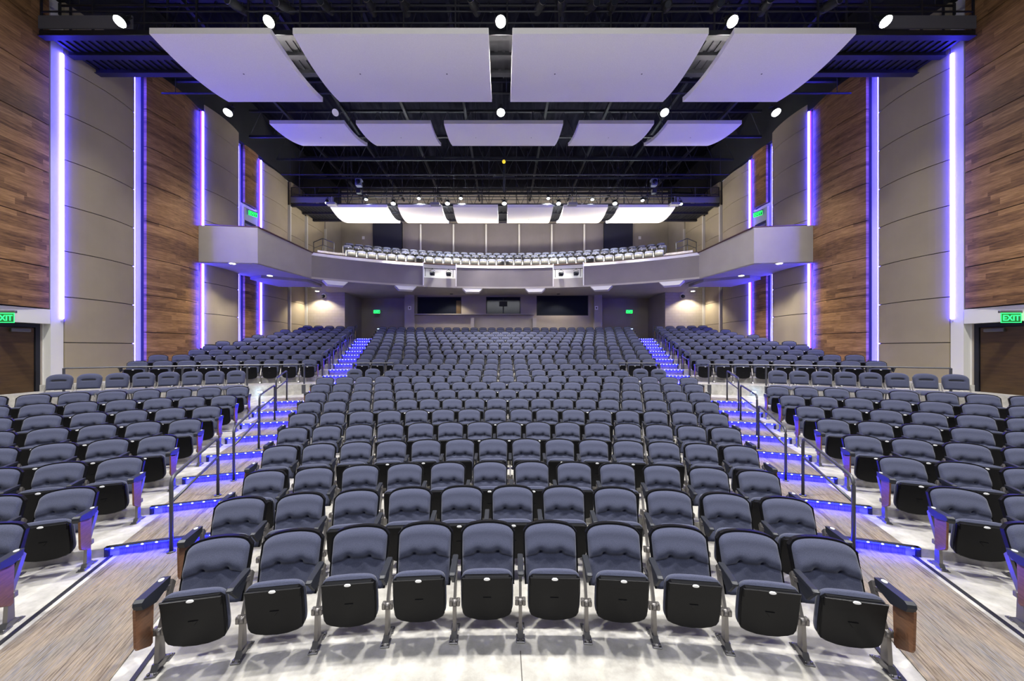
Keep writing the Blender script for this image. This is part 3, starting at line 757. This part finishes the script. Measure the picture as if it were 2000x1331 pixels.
for (a, b), nm in zip(((-9.0, -5.95), (-5.40, -.48), (.12, 5.05), (5.69, 8.75)), ('leftmost of the four big white ceiling clouds above the front seats', 'big white ceiling cloud just left of the centre gap, front row', 'big white ceiling cloud just right of the centre gap, front row', 'rightmost of the four big white ceiling clouds above the front seats')):
    cloud(a, b, 9.0, 11.6, 10.39, 10.28, 10.47, nm, 'front row of ceiling clouds')
for i, (a, b) in enumerate(((526, 672.5), (695, 841), (867, 1100), (1131, 1277.5), (1304, 1449))):
    f = lambda p: (p-983)*15/700-.11
    nm = ['leftmost', 'second from the left', 'widest, central one', 'second from the right', 'rightmost'][i]
    cloud(f(a), f(b), 15.0, 17.55, 11.9, 12.02, 12.42, f'curved white cloud of the middle ceiling row, {nm}', 'middle row of ceiling clouds')
for i, (a, b) in enumerate(((645, 756), (777, 863), (885, 972.5), (991, 1080.5), (1100.5, 1187.5), (1209, 1319))):
    f = lambda p: (p-983)*20/700-.11
    nm = ['leftmost', 'second from the left', 'third from the left', 'third from the right', 'second from the right', 'rightmost'][i]
    cloud(f(a), f(b), 20.0, 22.6, 10.38, 10.14, 10.41, f'white cloud of the rear ceiling row above the balcony front, {nm}', 'rear row of ceiling clouds')

# ------------------------------------------------------------------ ceiling spotlights
def spot_fixture(loc, tilt, r, face, label, group, power=0, size=1.9, color=(1, .97, .92), name='ceiling_spotlight', aim=None, blend=.6):
    root = empty(name, loc)
    root.rotation_euler = (tilt, 0, 0)
    h = MB(); h.smooth = True; h.tube([(0, 0, .26), (0, 0, .22), (0, 0, .02), (0, 0, 0)], [r*.5, r*.9, r, r*1.12], 16); h.obj('housing', [M_BLACK], root)
    y = MB(); y.tube([(-r*1.2, 0, .12), (-r*1.2, 0, .3), (0, 0, .40), (r*1.2, 0, .3), (r*1.2, 0, .12)], .014, 6); y.cyl((0, 0, .38), (0, 0, .5), .03, 8); y.obj('yoke', [M_BLACK], root)
    l = MB(); l.cyl((0, 0, -.006), (0, 0, .0), r*.98, 18); l.obj('lens', [face], root)
    if power:
        ld = bpy.data.lights.new('beam', 'SPOT'); ld.energy = power; ld.spot_size = size; ld.spot_blend = blend; ld.color = color; ld.shadow_soft_size = r
        lo = bpy.data.objects.new('beam', ld); COL.objects.link(lo); lo.parent = root; lo.location = (0, 0, -.02)
        if aim is not None:
            lo.rotation_euler = (aim-tilt, 0, 0)
    return tag(root, label, 'spotlight', group)
WN = ['far left', 'left of centre', 'central', 'right of centre', 'far right']
for x, nm, px in ((-10.45, 0, 247), (-6.43, 1, 535), (-.18, 2, 978), (6.07, 3, 1420), (10.2, 4, 1712)):
    spot_fixture((x, 9.66, 11.30), -.6, .135, M_LAMP, f'{WN[nm]} bright spotlight under the front catwalk edge', 'lit spotlights of the front catwalk', 1300 if nm in (0, 4) else 2500, 1.7, aim=.15 if nm in (0, 4) else .52, blend=1.0)
for x, nm in ((-10.1, 0), (-.2, 2), (5.74, 3), (9.79, 4)):
    spot_fixture((x, 13.0, 11.05), -.5, .14, M_LAMP, f'{WN[nm]} bright spotlight between the front and middle clouds', 'lit spotlights behind the front clouds', 1500 if nm in (0, 4) else 2600, 2.0, aim=.45, blend=1.0)
spot_fixture((-6.2, 13.0, 11.05), -.9, .12, M_PLATE, 'unlit white-faced spotlight left of centre behind the front clouds', 'spotlights behind the front clouds')
for i, px in enumerate((768, 874, 985, 1091, 1201)):
    spot_fixture(((px-983)*20.9/700-.11, 20.9, 2.47+284*20.9/700), -.35, .12, M_LAMP, f'{ORD[i+1]} from the left of the lamps shining between the rear clouds', 'lamps between the rear clouds', 2200, 2.1, aim=.15)
for i, (px, py) in enumerate(((638, 397), (715, 390), (818, 388), (900, 388), (1071, 388), (1157, 390), (1255, 392), (1330, 399))):
    spot_fixture(((px-983)*21.4/700-.11, 21.4, 2.47+(682-py)*21.4/700), -.35, .085, M_LAMPC, f'{ORD[i+1]} from the left of the small cool lamps along the rear catwalk', 'small lamps along the rear catwalk', 1900 if i in (1, 2, 3, 4, 5, 6) else 0, 2.0, (.80, .90, 1), aim=.35)
# speakers on the rear clouds
for i, px in enumerate((648, 850, 1118, 1318)):
    b = MB(); b.bbox(-.26, .26, -.16, .16, 0, .14, .02); b.cyl((0, 0, .13), (0, 0, .5), .02, 6)
    tag(b.obj('ceiling_speaker', [mat('speaker_grey', (.22, .22, .23), .6)], None, ((px-983)*19.85/700-.11, 19.85, 10.42)), f'grey box hanging in front of the rear clouds, {ORD[i+1]} from the left', 'speaker', 'grey boxes at the rear clouds')
# unlit stage spotlights above the front catwalk
for i, px in enumerate((468, 560, 640, 725, 791, 927, 1053, 1096, 1153, 1194, 1300, 1396, 1492, 1612)):
    root = empty('stage_spotlight', ((px-983)*10/700-.11, 9.95, 11.95)); root.rotation_euler = (random.uniform(-.15, .25), 0, random.uniform(-.3, .3))
    h = MB(); h.smooth = True; h.tube([(0, .30, .12), (0, .24, .10), (0, -.10, -.02), (0, -.30, -.09), (0, -.31, -.095)], [.04, .10, .12, .09, .10], 14); h.obj('barrel', [M_BLACK], root)
    l = MB(); l.cyl((0, -.305, -.094), (0, -.325, -.10), .08, 14); l.cur = 1; l.smooth = True; l.tube([(0, -.31, -.095), (0, -.33, -.10)], .098, 14, cap=False); l.obj('lens', [M_GLASS, M_STEEL], root)
    y = MB(); y.tube([(-.14, 0, 0), (-.14, 0, .12), (0, 0, .18), (.14, 0, .12), (.14, 0, 0)], .012, 6); y.obj('yoke', [M_BLACK], root)
    tag(root, f'unlit black stage spotlight over the front catwalk, {ORD[i+1]} from the left', 'spotlight', 'unlit stage spotlights at the top')
# moving-head lamps with blue-lit faces over the rear catwalk
for s, px in ((-1, 701), (1, 1277)):
    root = empty('moving_head_lamp', ((px-983)*20/700-.11, 20.0, 2.47+325*20/700))
    a = MB(); a.bbox(-.17, .17, -.14, .18, -.20, .20, .03); a.obj('head', [mat('lamp_body', (.10, .11, .16), .5)], root)
    b = MB(); b.smooth = True; b.cyl((0, -.14, 0), (0, -.17, 0), .13, 16); b.obj('lens', [M_GLASS], root)
    c = MB(); c.bbox(-.12, .12, -.12, .12, -.62, -.36, .02); c.tube([(-.2, 0, 0), (-.2, 0, -.36), (.2, 0, -.36), (.2, 0, 0)], .03, 6); c.obj('base', [M_BLACK], root)
    tag(root, f'square-faced moving stage lamp hanging {SIDE[s]} of centre over the rear catwalk', 'stage lamp', 'moving stage lamps')
b = MB(); b.smooth = True; b.tube([(0, 0, 3.19), (0, 0, 0), (0, 0, -.8)], .04, 8); b.tube([(-.6, 0, .05), (.6, 0, .05)], .02, 6)
tag(b.obj('antenna_mast', [M_DARKM], None, ((984-983)*19.9/700-.11, 19.9, 12.0)), 'thin central mast with a crossbar above the rear clouds', 'mast')
b = MB(); b.smooth = True; b.tube([(0, 0, .10), (0, 0, .07), (0, 0, 0), (0, 0, -.07), (0, 0, -.10)], [.02, .07, .10, .07, .02], 10)
tag(b.obj('warning_beacon', [mat('beacon', (.8, .6, .03), .4, 0, .5, (1, .75, .05), .6)], None, (-.08, 19.85, 12.85)), 'small yellow beacon on top of the central mast', 'beacon')

# ------------------------------------------------------------------ auditorium chair
BW = .243
def back_pt(s, t, off=0, grow=0, d=0):
    hw = BW*(.95+.05*t)+grow; x = s*hw*(1-.015*abs(s)**3)
    arch = 1-.075*abs(s)**2.2-.085*abs(s)**9
    z = .355+(.468+grow)*t*arch; y = .250+.165*t*arch-.018*s*s+off
    return (x, y-d, z)
def cushion_depth(s, t):
    e = min(1, (1-abs(s))/.15); f = min(1, (1-t)/.12); g = min(1, t/.1)
    edge = sqrt(max(0, 1-(1-e)**2))*sqrt(max(0, 1-(1-f)**2))*sqrt(max(0, 1-(1-g)**2))
    dd = .042+(.016*(1-s*s) if t > .515 else .004*(1-s*s))+.022*exp(-((t-.66)/.13)**2)*(1 if t > .515 else .35) - .018*exp(-((t-.515)/.016)**2)
    for bx in (-.39, .39):
        dd -= .034*exp(-(((s-bx)*BW/.017)**2+((t-.535)*.47/.018)**2))+.016*exp(-(((s-bx)*BW/.040)**2+((t-.565)*.47/.045)**2))
    dd -= .010*exp(-((t-.545)/.022)**2)*exp(-(s/.42)**4)
    dd -= .003*cos(s*11)*exp(-((t-.42)/.07)**2)
    return .010+edge*max(.004, dd)
def chair_meshes(hi=True):
    P = {}
    nu, nv = (34, 40) if hi else (10, 9)
    c = MB(); c.smooth = True
    c.grid(lambda u, v: back_pt(2*u-1, v, 0, 0, cushion_depth(2*u-1, v)), nu, nv)
    # close behind
    c.slab(lambda u, v: back_pt(2*u-1, v, 0, 0, .010), nu//2, nv//2, (0, .012, 0)) if hi else None
    P['backrest'] = (c, M_FAB)
    sh = MB(); sh.smooth = False
    sh.slab(lambda u, v: back_pt(2*u-1, .0+1.0*v, -.014, .0125), 12 if hi else 6, 10 if hi else 5, (0, .045, -.004)); P['back_shell'] = (sh, M_SHELL)
    # tipped-up seat: u across, l along
    a0 = Vector((0, .045, .160)); a1 = Vector((0, -.022, .578)); ax = (a1-a0).normalized(); nr = Vector((0, ax.z, -ax.y))
    def sp(x, l, h): p = a0+ax*l+nr*h; return (x, p.y, p.z)
    Lh = (a1-a0).length
    w1, w0 = .213, .207
    poly = [(-w1, Lh-.03), (-w1+.03, Lh), (w1-.03, Lh), (w1, Lh-.03), (w1, .16), (w0, .080), (w0*.93, .050), (w0*.75, .028), (w0*.4, .007), (0, 0), (-w0*.4, .007), (-w0*.75, .028), (-w0*.93, .050), (-w0, .080), (-w1, .16)]
    pan = MB(); pan.prism(poly, .04, -.004, lambda x, l, h: sp(x, l, h), .012)
    if hi:
        pan.prism([(-w1+.012, Lh-.075), (w1-.012, Lh-.075), (w1-.008, Lh-.004), (-w1+.008, Lh-.004)], 0, -.014, lambda x, l, h: sp(x, l, h), .006)
        pan.prism([(-.035, Lh-.19), (.035, Lh-.19), (0, Lh-.235)], 0, -.010, lambda x, l, h: sp(x, l, h), .004)
    P['seat_pan'] = (pan, M_SHELL)
    cu = MB(); cu.smooth = True
    nn = 40 if hi else 12; rings = []
    for h, ins in ((.030, .0), (.052, .0), (.072, .006), (.084, .016), (.088, .030)):
        ring = []
        for q in range(nn):
            a = 2*pi*q/nn; ca, sa = cos(a), sin(a); e = .34
            x = (w1+.008-ins)*abs(ca)**e*(1 if ca > 0 else -1); l = (Lh+.016)/2+.02+((Lh-.024)/2-ins)*abs(sa)**e*(1 if sa > 0 else -1)
            if l > Lh*.7: l += .010*(1-(x/w1)**2)
            ring.append(sp(x, l, h))
        rings.append(ring)
    b0 = len(cu.v)
    for ring in rings: cu.v += ring
    for q in range(len(rings)-1):
        for p in range(nn): cu.face((b0+q*nn+p, b0+q*nn+(p+1) % nn, b0+(q+1)*nn+(p+1) % nn, b0+(q+1)*nn+p))
    cu.face([b0+p for p in range(nn)][::-1]); cu.face([b0+(len(rings)-1)*nn+p for p in range(nn)]); P['seat'] = (cu, M_FAB)
    pl = MB(); n = 14
    pl.prism([(.026*cos(2*pi*i/n), Lh-.012+.011*sin(2*pi*i/n)) for i in range(n)], -.010, -.020, lambda x, l, h: sp(x, l, h), .002); P['number_plate'] = (pl, M_PLATE)
    # armrest + standard at x = 0 (placed by caller at the side)
    ar = MB(); ar.smooth = False
    prof = [(-.085, .618), (-.075, .610), (.02, .608), (.17, .614), (.195, .622), (.190, .646), (.10, .645), (-.06, .640), (-.082, .630)]
    ar.prism(prof, 0, -.024, lambda y, z, h: (h, y, z), .008); ar.prism(prof, .0, .024, lambda y, z, h: (h, y, z), .008); ar.prism([(-.06, .60), (.03, .50), (.10, .52), (.17, .61)], -.012, .012, lambda y, z, h: (h, y, z)); P['armrest'] = (ar, M_ARM)
    st = MB(); w = .0145
    st.prism([(.065, .005), (.150, .005), (.140, .26), (.085, .26)], -w, w, lambda y, z, h: (h, y, z))
    st.smooth = True; st.cyl((-.016, .112, .275), (.016, .112, .275), .034, 12); st.smooth = False
    for a in (-1, 1):
        st.bbox(*sorted((a*.016, a*.046)), .088, .136, .250, .305, .006)
        st.smooth = True; st.cyl((a*.030, .086, .318), (a*.030, .086, .300), .006, 6); st.smooth = False
    st.prism([(.085, .27), (.140, .27), (.275, .56), (.240, .60)], -w*.8, w*.8, lambda y, z, h: (h, y, z))
    st.prism([(.215, .535), (.255, .555), (.10, .598), (.04, .594)], -w*.5, w*.5, lambda y, z, h: (h, y, z)); P['standard'] = (st, M_STEEL)
    ft = MB(); ft.bbox(-.037, .037, 0, .095, .001, .011, .003); ft.bbox(-.037, .037, .15, .225, .001, .011, .003); ft.box(-.025, .025, .09, .155, .001, .011)
    ft.prism([(.04, .011), (.20, .011), (.15, .05), (.065, .055)], -.024, .024, lambda y, z, h: (h, y, z), .004)
    ft.smooth = True
    for xx in (-.022, .022):
        for yy in (.024, .20): ft.cyl((xx, yy, .011), (xx, yy, .022), .009, 8)
    P['foot'] = (ft, M_FOOT)
    ep = MB(); pr = [(-.080, .30), (-.065, .272), (.06, .205), (.082, .215), (.095, .56), (-.075, .595), (-.088, .585)]
    ep.prism(pr, .028, .046, lambda y, z, h: (h, y, z), .004); P['end_panel'] = (ep, M_ENDP)
    ea = MB(); pe = [(-.10, .610), (-.085, .575), (.05, .54) , (.19, .59), (.205, .645), (-.07, .645), (-.095, .632)]
    ea.prism(pe, -.018, .046, lambda y, z, h: (h, y, z), .008); P['end_cover'] = (ea, M_ARM)
    er = MB(); er.prism([(.028+.0*i+.016*cos(2*pi*i/12), .155+.024*sin(2*pi*i/12)) for i in range(12)], .645, .650, lambda x, y, h: (x-.01, y, h)); P['row_plate'] = (er, M_PLATE)
    return P
PH = chair_meshes(True)
SHARED = {}
for k, (mb, m) in PH.items():
    me = mb.mesh(k, [m]); import bmesh
    if k != 'backrest':
        bm = bmesh.new(); bm.from_mesh(me); bmesh.ops.recalc_face_normals(bm, faces=bm.faces); bm.to_mesh(me); bm.free()
    SHARED[k] = me
# mirrored end pieces
def mirror_mesh(me, nm):
    m2 = me.copy(); m2.name = nm
    for v in m2.vertices: v.co.x = -v.co.x
    m2.flip_normals(); return m2
SHARED_M = {k: mirror_mesh(SHARED[k], k) for k in ('end_panel', 'end_cover', 'row_plate')}

def part(name, me, parent, loc=(0, 0, 0)):
    o = bpy.data.objects.new(name, me); COL.objects.link(o); o.parent = parent; o.location = loc; return o
def make_chair(half):
    root = empty('auditorium_chair')
    part('backrest', SHARED['backrest'], root); part('back_shell', SHARED['back_shell'], root)
    part('seat', SHARED['seat'], root); p = part('seat_pan', SHARED['seat_pan'], root); q = part('number_plate', SHARED['number_plate'], p); q['label'] = 'white oval plate'
    part('armrest', SHARED['armrest'], root, (-half, 0, 0))
    s = part('standard', SHARED['standard'], root, (-half, 0, 0)); part('foot', SHARED['foot'], s)
    return root
def end_parts(root, side, half, aisle):
    sh = SHARED if side > 0 else SHARED_M
    if side > 0:
        s = part('standard', SHARED['standard'], root, (half, 0, 0)); part('foot', SHARED['foot'], s)
    if aisle:
        if side < 0:
            for c in list(root.children):
                if c.name.startswith('armrest'): bpy.data.objects.remove(c)
        e = part('end_cover', sh['end_cover'], root, (side*half, 0, 0)); part('row_plate', sh['row_plate'], e)
        part('end_panel', sh['end_panel'], root, (side*half, 0, 0))['label'] = 'wood end panel'
    elif side > 0: part('armrest', SHARED['armrest'], root, (half, 0, 0))
# seats list: (k, block, index from aisle/left, n, theta, r, z, half, endL, endR)
CENTRE_N = {1: 10, 2: 11, 3: 12, 4: 14, 5: 15, 6: 16, 7: 18, 8: 19, 9: 20, 10: 21, 11: 15, 12: 15, 13: 21}
seats = []
for k in range(1, 24):
    rb = rtip(k)+.35
    if k in CENTRE_N: n = CENTRE_N[k]
    else: n = int(.5*rb/.565)
    hw = (AO-1.26/rb)*rb if k <= 10 else UI*rb
    sp_ = .580 if k == 1 else (2*hw/n if k not in (11, 12) else .563)
    sp_ = min(.605, max(.545, sp_))
    for i in range(n):
        th = (i-(n-1)/2)*sp_/rb+(.003 if k == 1 else 0)
        seats.append(dict(k=k, b='centre', i=i, n=n, th=th, r=rtip(k), z=lev(k), half=sp_/2*rtip(k)/rb, eL=i == 0, eR=i == n-1, aL=i == 0, aR=i == n-1))
for s in (-1, 1):
    for k in list(range(2, 10))+list(range(13, 24)):
        rb = rtip(k)+.35; low = k < 12
        th0 = (AO if low else upper_out(rb))+(.43 if low else .48)/rb; spc = .605 if low else .60
        row = []
        for i in range(30):
            th = th0+i*spc/rb; X, Y, _ = pol(rb, th)
            if X > 12.15: break
            if Y < .6 or 983-700*(X-.35)/Y < -30: break
            if low and (OY+rb*cos(th)) < 1.0: break
            row.append(s*th)
        row = sorted(row); n = len(row)
        for i, th in enumerate(row):
            seats.append(dict(k=k, b=SIDE[s], i=i, n=n, th=th, r=rtip(k), z=lev(k), half=spc/2*rtip(k)/rb, eL=i == 0, eR=i == n-1,
                              aL=(s > 0 and i == 0), aR=(s < 0 and i == n-1)))
for q in seats: q['Y'] = OY+q['r']*cos(q['th'])
order = sorted(seats, key=lambda q: q['Y']); chosen = order[:300]; rest = order[300:]
PROTO = {}
def proto(half):
    h = round(half, 3)
    if h not in PROTO: PROTO[h] = (make_chair(h), False)
    return PROTO[h]
used = set()
for q in chosen:
    h = round(q['half'], 3); o, _ = proto(h)
    if h in used: o = copy_tree(PRIST[h]) if False else copy_tree(o)
    q['o'] = o; used.add(h)
    if q.get('o') is PROTO[h][0]: q['is_proto'] = True
for q in chosen:
    o = q['o']; x, y, z = pol(q['r'], q['th'], q['z']); o.location = (x, y, z); o.rotation_euler = (0, 0, -q['th'])
    h = round(q['half'], 3)
    if q['eR']: end_parts(o, 1, h, q['aR'])
    if q['aL']: end_parts(o, -1, h, True)
    k, i, n, b = q['k'], q['i'], q['n'], q['b']
    if b == 'centre':
        L = f'{ORD[i+1]} from left' if i < n/2 else f'{ORD[n-i]} from right'
        end = ' with aisle end panel' if i in (0, n-1) else ''
        rown = 'front row' if k == 1 else f'{ORD[k]} row'
        lab = f'grey-blue tip-up chair{end}, {L}, {rown} of centre block'
    else:
        j = (n-1-i) if b == 'left' else i
        end = ' with wood panel' if j == 0 else ''
        rown = f'{ORD[k-1]} row' if k < 12 else f'{ORD[k-12]} row behind guard rail'
        lab = f'tip-up chair{end}, {ORD[j+1]} from aisle, {rown}, {b} block'
    tag(o, lab, 'chair', 'tip-up chairs of the '+b+' block')
# far chairs, one low-poly mesh
PL = chair_meshes(False)
def lowchair():
    m = MB()
    for k, mi in (('backrest', 0), ('seat', 0), ('back_shell', 1), ('seat_pan', 1), ('number_plate', 4)):
        src = PL[k][0]; b = len(m.v); m.v += src.v
        for f, s_ in zip(src.f, src.sm): m.f.append(tuple(b+i for i in f)); m.mi.append(mi); m.sm.append(s_)
    m.smooth = False
    m.cur = 2; m.box(-.31, -.265, -.09, .26, .60, .65); m.cur = 3; m.box(-.31, -.27, .08, .14, 0, .31); m.box(-.31, -.27, .10, .27, .31, .60)
    return m
LC = lowchair(); big = MB()
for q in rest:
    x, y, z = pol(q['r'], q['th'], q['z']); big.merge(LC, Matrix.Translation((x, y, z))@Matrix.Rotation(-q['th'], 4, 'Z'))
    if q['aR'] or q['aL']:
        s_ = 1 if q['aR'] else -1
        e = MB(); e.cur = 2; e.box(*sorted((s_*.27, s_*.33)), -.09, .26, .56, .65); e.cur = 5; e.box(*sorted((s_*.31, s_*.33)), -.08, .13, .24, .57); e.cur = 3; e.box(*sorted((s_*.27, s_*.31)), .08, .14, 0, .5)
        big.merge(e, Matrix.Translation((x, y, z))@Matrix.Rotation(-q['th'], 4, 'Z'))
me = big.mesh('distant_chairs', [M_FAB, M_SHELL, M_ARM, M_STEEL, M_PLATE, M_ENDP])
o = bpy.data.objects.new('distant_chairs', me); COL.objects.link(o)
tag(o, 'rows of grey-blue tip-up chairs rising to the rear of the main floor', 'chairs', None, 'stuff')
# balcony chairs (too far to show their parts): one mesh each
LC2 = lowchair(); bme = LC2.mesh('balcony_chair', [M_FAB, M_SHELL, M_ARM, M_STEEL, M_PLATE])
first = None
for i, (r, z) in enumerate(BT):
    rr = r+.42; half = .50-.0*i; n = int(2*half*rr/.56)
    for q in range(n):
        th = (q-(n-1)/2)*.56/rr
        if first is None: o = first = bpy.data.objects.new('balcony_chair', bme)
        else: o = first.copy()
        COL.objects.link(o); o.location = bp(r+.15, th, z); o.rotation_euler = (0, 0, -th)
        side = 'left' if q < n/2 else 'right'; num = q+1 if q < n/2 else n-q
        tag(o, f'small pale chair in the balcony, {ORD[num]} from the {side}, {("front", "middle", "back")[i]} row', 'chair', 'balcony chairs')

# ------------------------------------------------------------------ removable wheelchair-space chairs
def ada_chair():
    root = empty('removable_chair')
    def bpt(s, t, d=0):
        x = s*.235*(1-.10*(1-t)**2); arch = 1-.15*abs(s)**2.4-.13*abs(s)**8
        return (x, .24+.10*t*arch-d, .50+.40*t*arch)
    def dep(s, t):
        e = min(1, (1-abs(s))/.25); f = min(1, (1-t)/.2); g = min(1, t/.15)
        k = sqrt(max(0, 1-(1-e)**2))*sqrt(max(0, 1-(1-f)**2))*sqrt(max(0, 1-(1-g)**2))
        sl = .045*exp(-((t-.60)/.055)**2)*(1 if abs(s) < .52 else exp(-((abs(s)-.52)/.06)**2))
        return .006+k*max(.004, .06-sl)
    b = MB(); b.smooth = True; b.grid(lambda u, v: bpt(2*u-1, v, dep(2*u-1, v)), 26, 26); b.slab(lambda u, v: bpt(2*u-1, v, .006), 12, 10, (0, .03, 0)); bo = b.obj('backrest', [M_FAB], root)
    sl = MB(); sl.bbox(-.125, .125, -.006, .004, -.013, .013, .003, Matrix.Translation((0, .24+.06-.042, .50+.238))); sl.obj('slot', [M_BLACK], bo)
    c = MB(); c.smooth = True
    def sf(u, v):
        s = 2*u-1; e = min(1, (1-abs(s))/.2)*min(1, v/.15)*min(1, (1-v)/.1); return (s*.24, -.20+.44*v, .41+.05*sqrt(max(0, 1-(1-min(1, e))**2)))
    c.grid(sf, 12, 12); c.slab(lambda u, v: (-.24+.48*u, -.20+.44*v, .405), 2, 2, (0, 0, -.05)); c.obj('seat', [M_FAB], root)
    for x in (-.24, .24):
        for (ya, yb) in ((-.22, -.14), (.30, .20)):
            l = MB(); l.smooth = True; l.tube([(x, ya, 0), (x, yb, .40)], .014, 8); l.obj('leg', [M_STEEL], root)
        f = MB(); f.smooth = True; f.tube([(x, -.16, .38), (x, .22, .38), (x, .28, .52), (x*.9, .34, .72)], .014, 8); f.obj('side_frame', [M_STEEL], root)
    return root
ada = ada_chair(); firstada = True
def place_ada(loc, rz, label, group):
    global firstada
    o = ada if firstada else copy_tree(ada); firstada = False
    o.location = loc; o.rotation_euler = (0, 0, rz); tag(o, label, 'chair', group)
for s in (-1, 1):
    for i in range(8):
        th = s*(.397+i*.0247); x, y, z = pol(21.25, th, .91)
        place_ada((x, y, z), -th, f'armless chair with a slotted back, {ORD[i+1]} from the aisle, below the {SIDE[s]} guard rail', 'armless chairs below the guard rails')
    for i, X in enumerate((5.03, 4.48)):
        th = s*asin(X/21.3); x, y, z = pol(21.0, th, .91)
        place_ada((x, y, z), -th, f'armless slotted-back chair at the {SIDE[s]} end of the centre block, {("outer", "inner")[i]} of two', 'armless chairs at the centre block ends')

# ------------------------------------------------------------------ handrails
def arc_pts(a, b, c, n=5):
    a, b, c = Vector(a), Vector(b), Vector(c); return [((1-t)**2*a+2*t*(1-t)*b+t*t*c) for t in [i/n for i in range(n+1)]]
def aisle_rail(p0, p1, z0, z1, h, label, group, r=.021):
    p0 = Vector(p0); p1 = Vector(p1); root = empty('handrail', (p0.x, p0.y, z0))
    A = Vector((0, 0, 0)); B = Vector((p1.x-p0.x, p1.y-p0.y, z1-z0)); T = Vector((0, 0, h)); d = (B/B.length)*.10
    m = MB(); m.smooth = True
    path = [A, A+T-Vector((0, 0, .10))]+arc_pts(A+T-Vector((0, 0, .10)), A+T, A+T+d)[1:]+arc_pts(B+T-d, B+T, B+T-Vector((0, 0, .10)))+[B]
    m.tube(path, r, 10); m.obj('frame', [M_RAIL], root)
    m = MB(); m.smooth = True; q = Vector((0, 0, h-.30)); m.tube([A+q, B+q], r*.8, 8); m.obj('lower_bar', [M_RAIL], root)
    for P in (A, B):
        f = MB(); f.smooth = True; f.cyl(P, P+Vector((0, 0, .012)), .045, 14); f.obj('base_plate', [M_RAIL], root)
    return tag(root, label, 'handrail', group)
def tier(r):
    z = 0
    for k in range(4, 24):
        if r > riser(k): z = lev(k)
    return z
RN = ['nearest the stage', 'second from the stage', 'third from the stage', 'just below the landing']
for s in (-1, 1):
    for i, (ra, rb_, ang) in enumerate(((13.82, 15.05, .304), (15.72, 16.95, .306), (17.70, 18.85, .318), (19.60, 20.75, .326))):
        a = pol(ra, s*ang); b = pol(rb_, s*ang)
        aisle_rail(a, b, tier(ra)+.008, tier(rb_)+.008, .90, f'grey tubular handrail in the {SIDE[s]} aisle, {RN[i]}', f'handrails in the {SIDE[s]} aisle')
    for i in range(5):
        ra = 23.35+i*1.86; rb_ = ra+1.35
        a = pol(ra, s*(upper_out(ra)+.06/ra)); b = pol(rb_, s*(upper_out(rb_)+.06/rb_))
        aisle_rail(a, b, tier(ra)+.008, tier(rb_)+.008, .86, f'handrail beside the {SIDE[s]} upper steps, {ORD[i+1]} one up', f'handrails of the {SIDE[s]} upper steps')
# guard rails in front of the raised side blocks
for s in (-1, 1):
    rr = riser(13)-.02; z0 = 1.26; h = .68
    ths = [.318+i*(.578-.318)/7 for i in range(8)]
    root = empty('guard_rail', (0, 0, z0))
    m = MB(); m.tube([pol(rr, s*(ths[0]+(ths[-1]-ths[0])*i/20), h) for i in range(21)], .024, 6); m.obj('top_bar', [M_RAIL], root)
    for t in ths[::1] if False else (ths[0], ths[2], ths[4], ths[5], ths[7]):
        m = MB(); x, y, _ = pol(rr, s*t); m.box(-.022, .022, -.022, .022, -.30, h, Matrix.Translation((x, y, 0))@Matrix.Rotation(-s*t, 4, 'Z')); m.obj('post', [M_RAIL], root)
        m = MB(); m.box(-.06, .06, -.09, -.08, -.32, -.02, Matrix.Translation((x, y, 0))@Matrix.Rotation(-s*t, 4, 'Z')); m.obj('side_plate', [M_RAIL], root)
    tag(root, f'long dark guard rail in front of the raised {SIDE[s]} seating block', 'guard rail')
    root = empty('guard_rail', (0, 0, 1.26)); rr = riser(13)+.02
    m = MB(); m.tube([pol(rr, s*(.186+(.248-.186)*i/6), .70) for i in range(7)], .022, 6); m.obj('top_bar', [M_RAIL], root)
    for t in (.186, .248):
        m = MB(); x, y, _ = pol(rr, s*t); m.box(-.02, .02, -.02, .02, 0, .7, Matrix.Translation((x, y, 0))); m.obj('post', [M_RAIL], root)
    tag(root, f'short guard rail behind two armless chairs, {SIDE[s]} end of centre block', 'guard rail')
# small bright marker lights
def marker(loc, label, w=.07, h=.04, power=14):
    root = empty('marker_light', loc)
    b = MB(); b.bbox(-w-.01, w+.01, 0, .03, -h-.01, h+.01, .004); b.obj('case', [M_STEEL], root)
    f = MB(); f.box(-w, w, -.004, .0, -h, h); f.obj('lens', [M_STEPL], root)
    ld = bpy.data.lights.new('marker_beam', 'POINT'); ld.energy = power*.12; ld.color = (.4, .65, 1); ld.shadow_soft_size = .04
    lo = bpy.data.objects.new('marker_beam', ld); COL.objects.link(lo); lo.parent = root; lo.location = (0, -.06, 0)
    return tag(root, label, 'marker light', 'bright marker lights')
for s in (-1, 1):
    sd = SIDE[s]
    x, y, z = pol(riser(13)-.16, s*.375, 1.05); marker((x, y, z), f'small cool light in the riser beside the {sd} lower handrails', .085, .03, 10)
    x, y, z = pol(19.95, s*.475, 1.02); marker((x, y-.02, z), f'small bright light among the {sd} block seats in front of the armless chairs', .07, .035, 5)
    x, y, z = pol(32.6, s*.2445, 3.55); marker((x, y-.3, z+.1), f'bright blue-white light at the top of the {sd} aisle', .12, .09, 22)
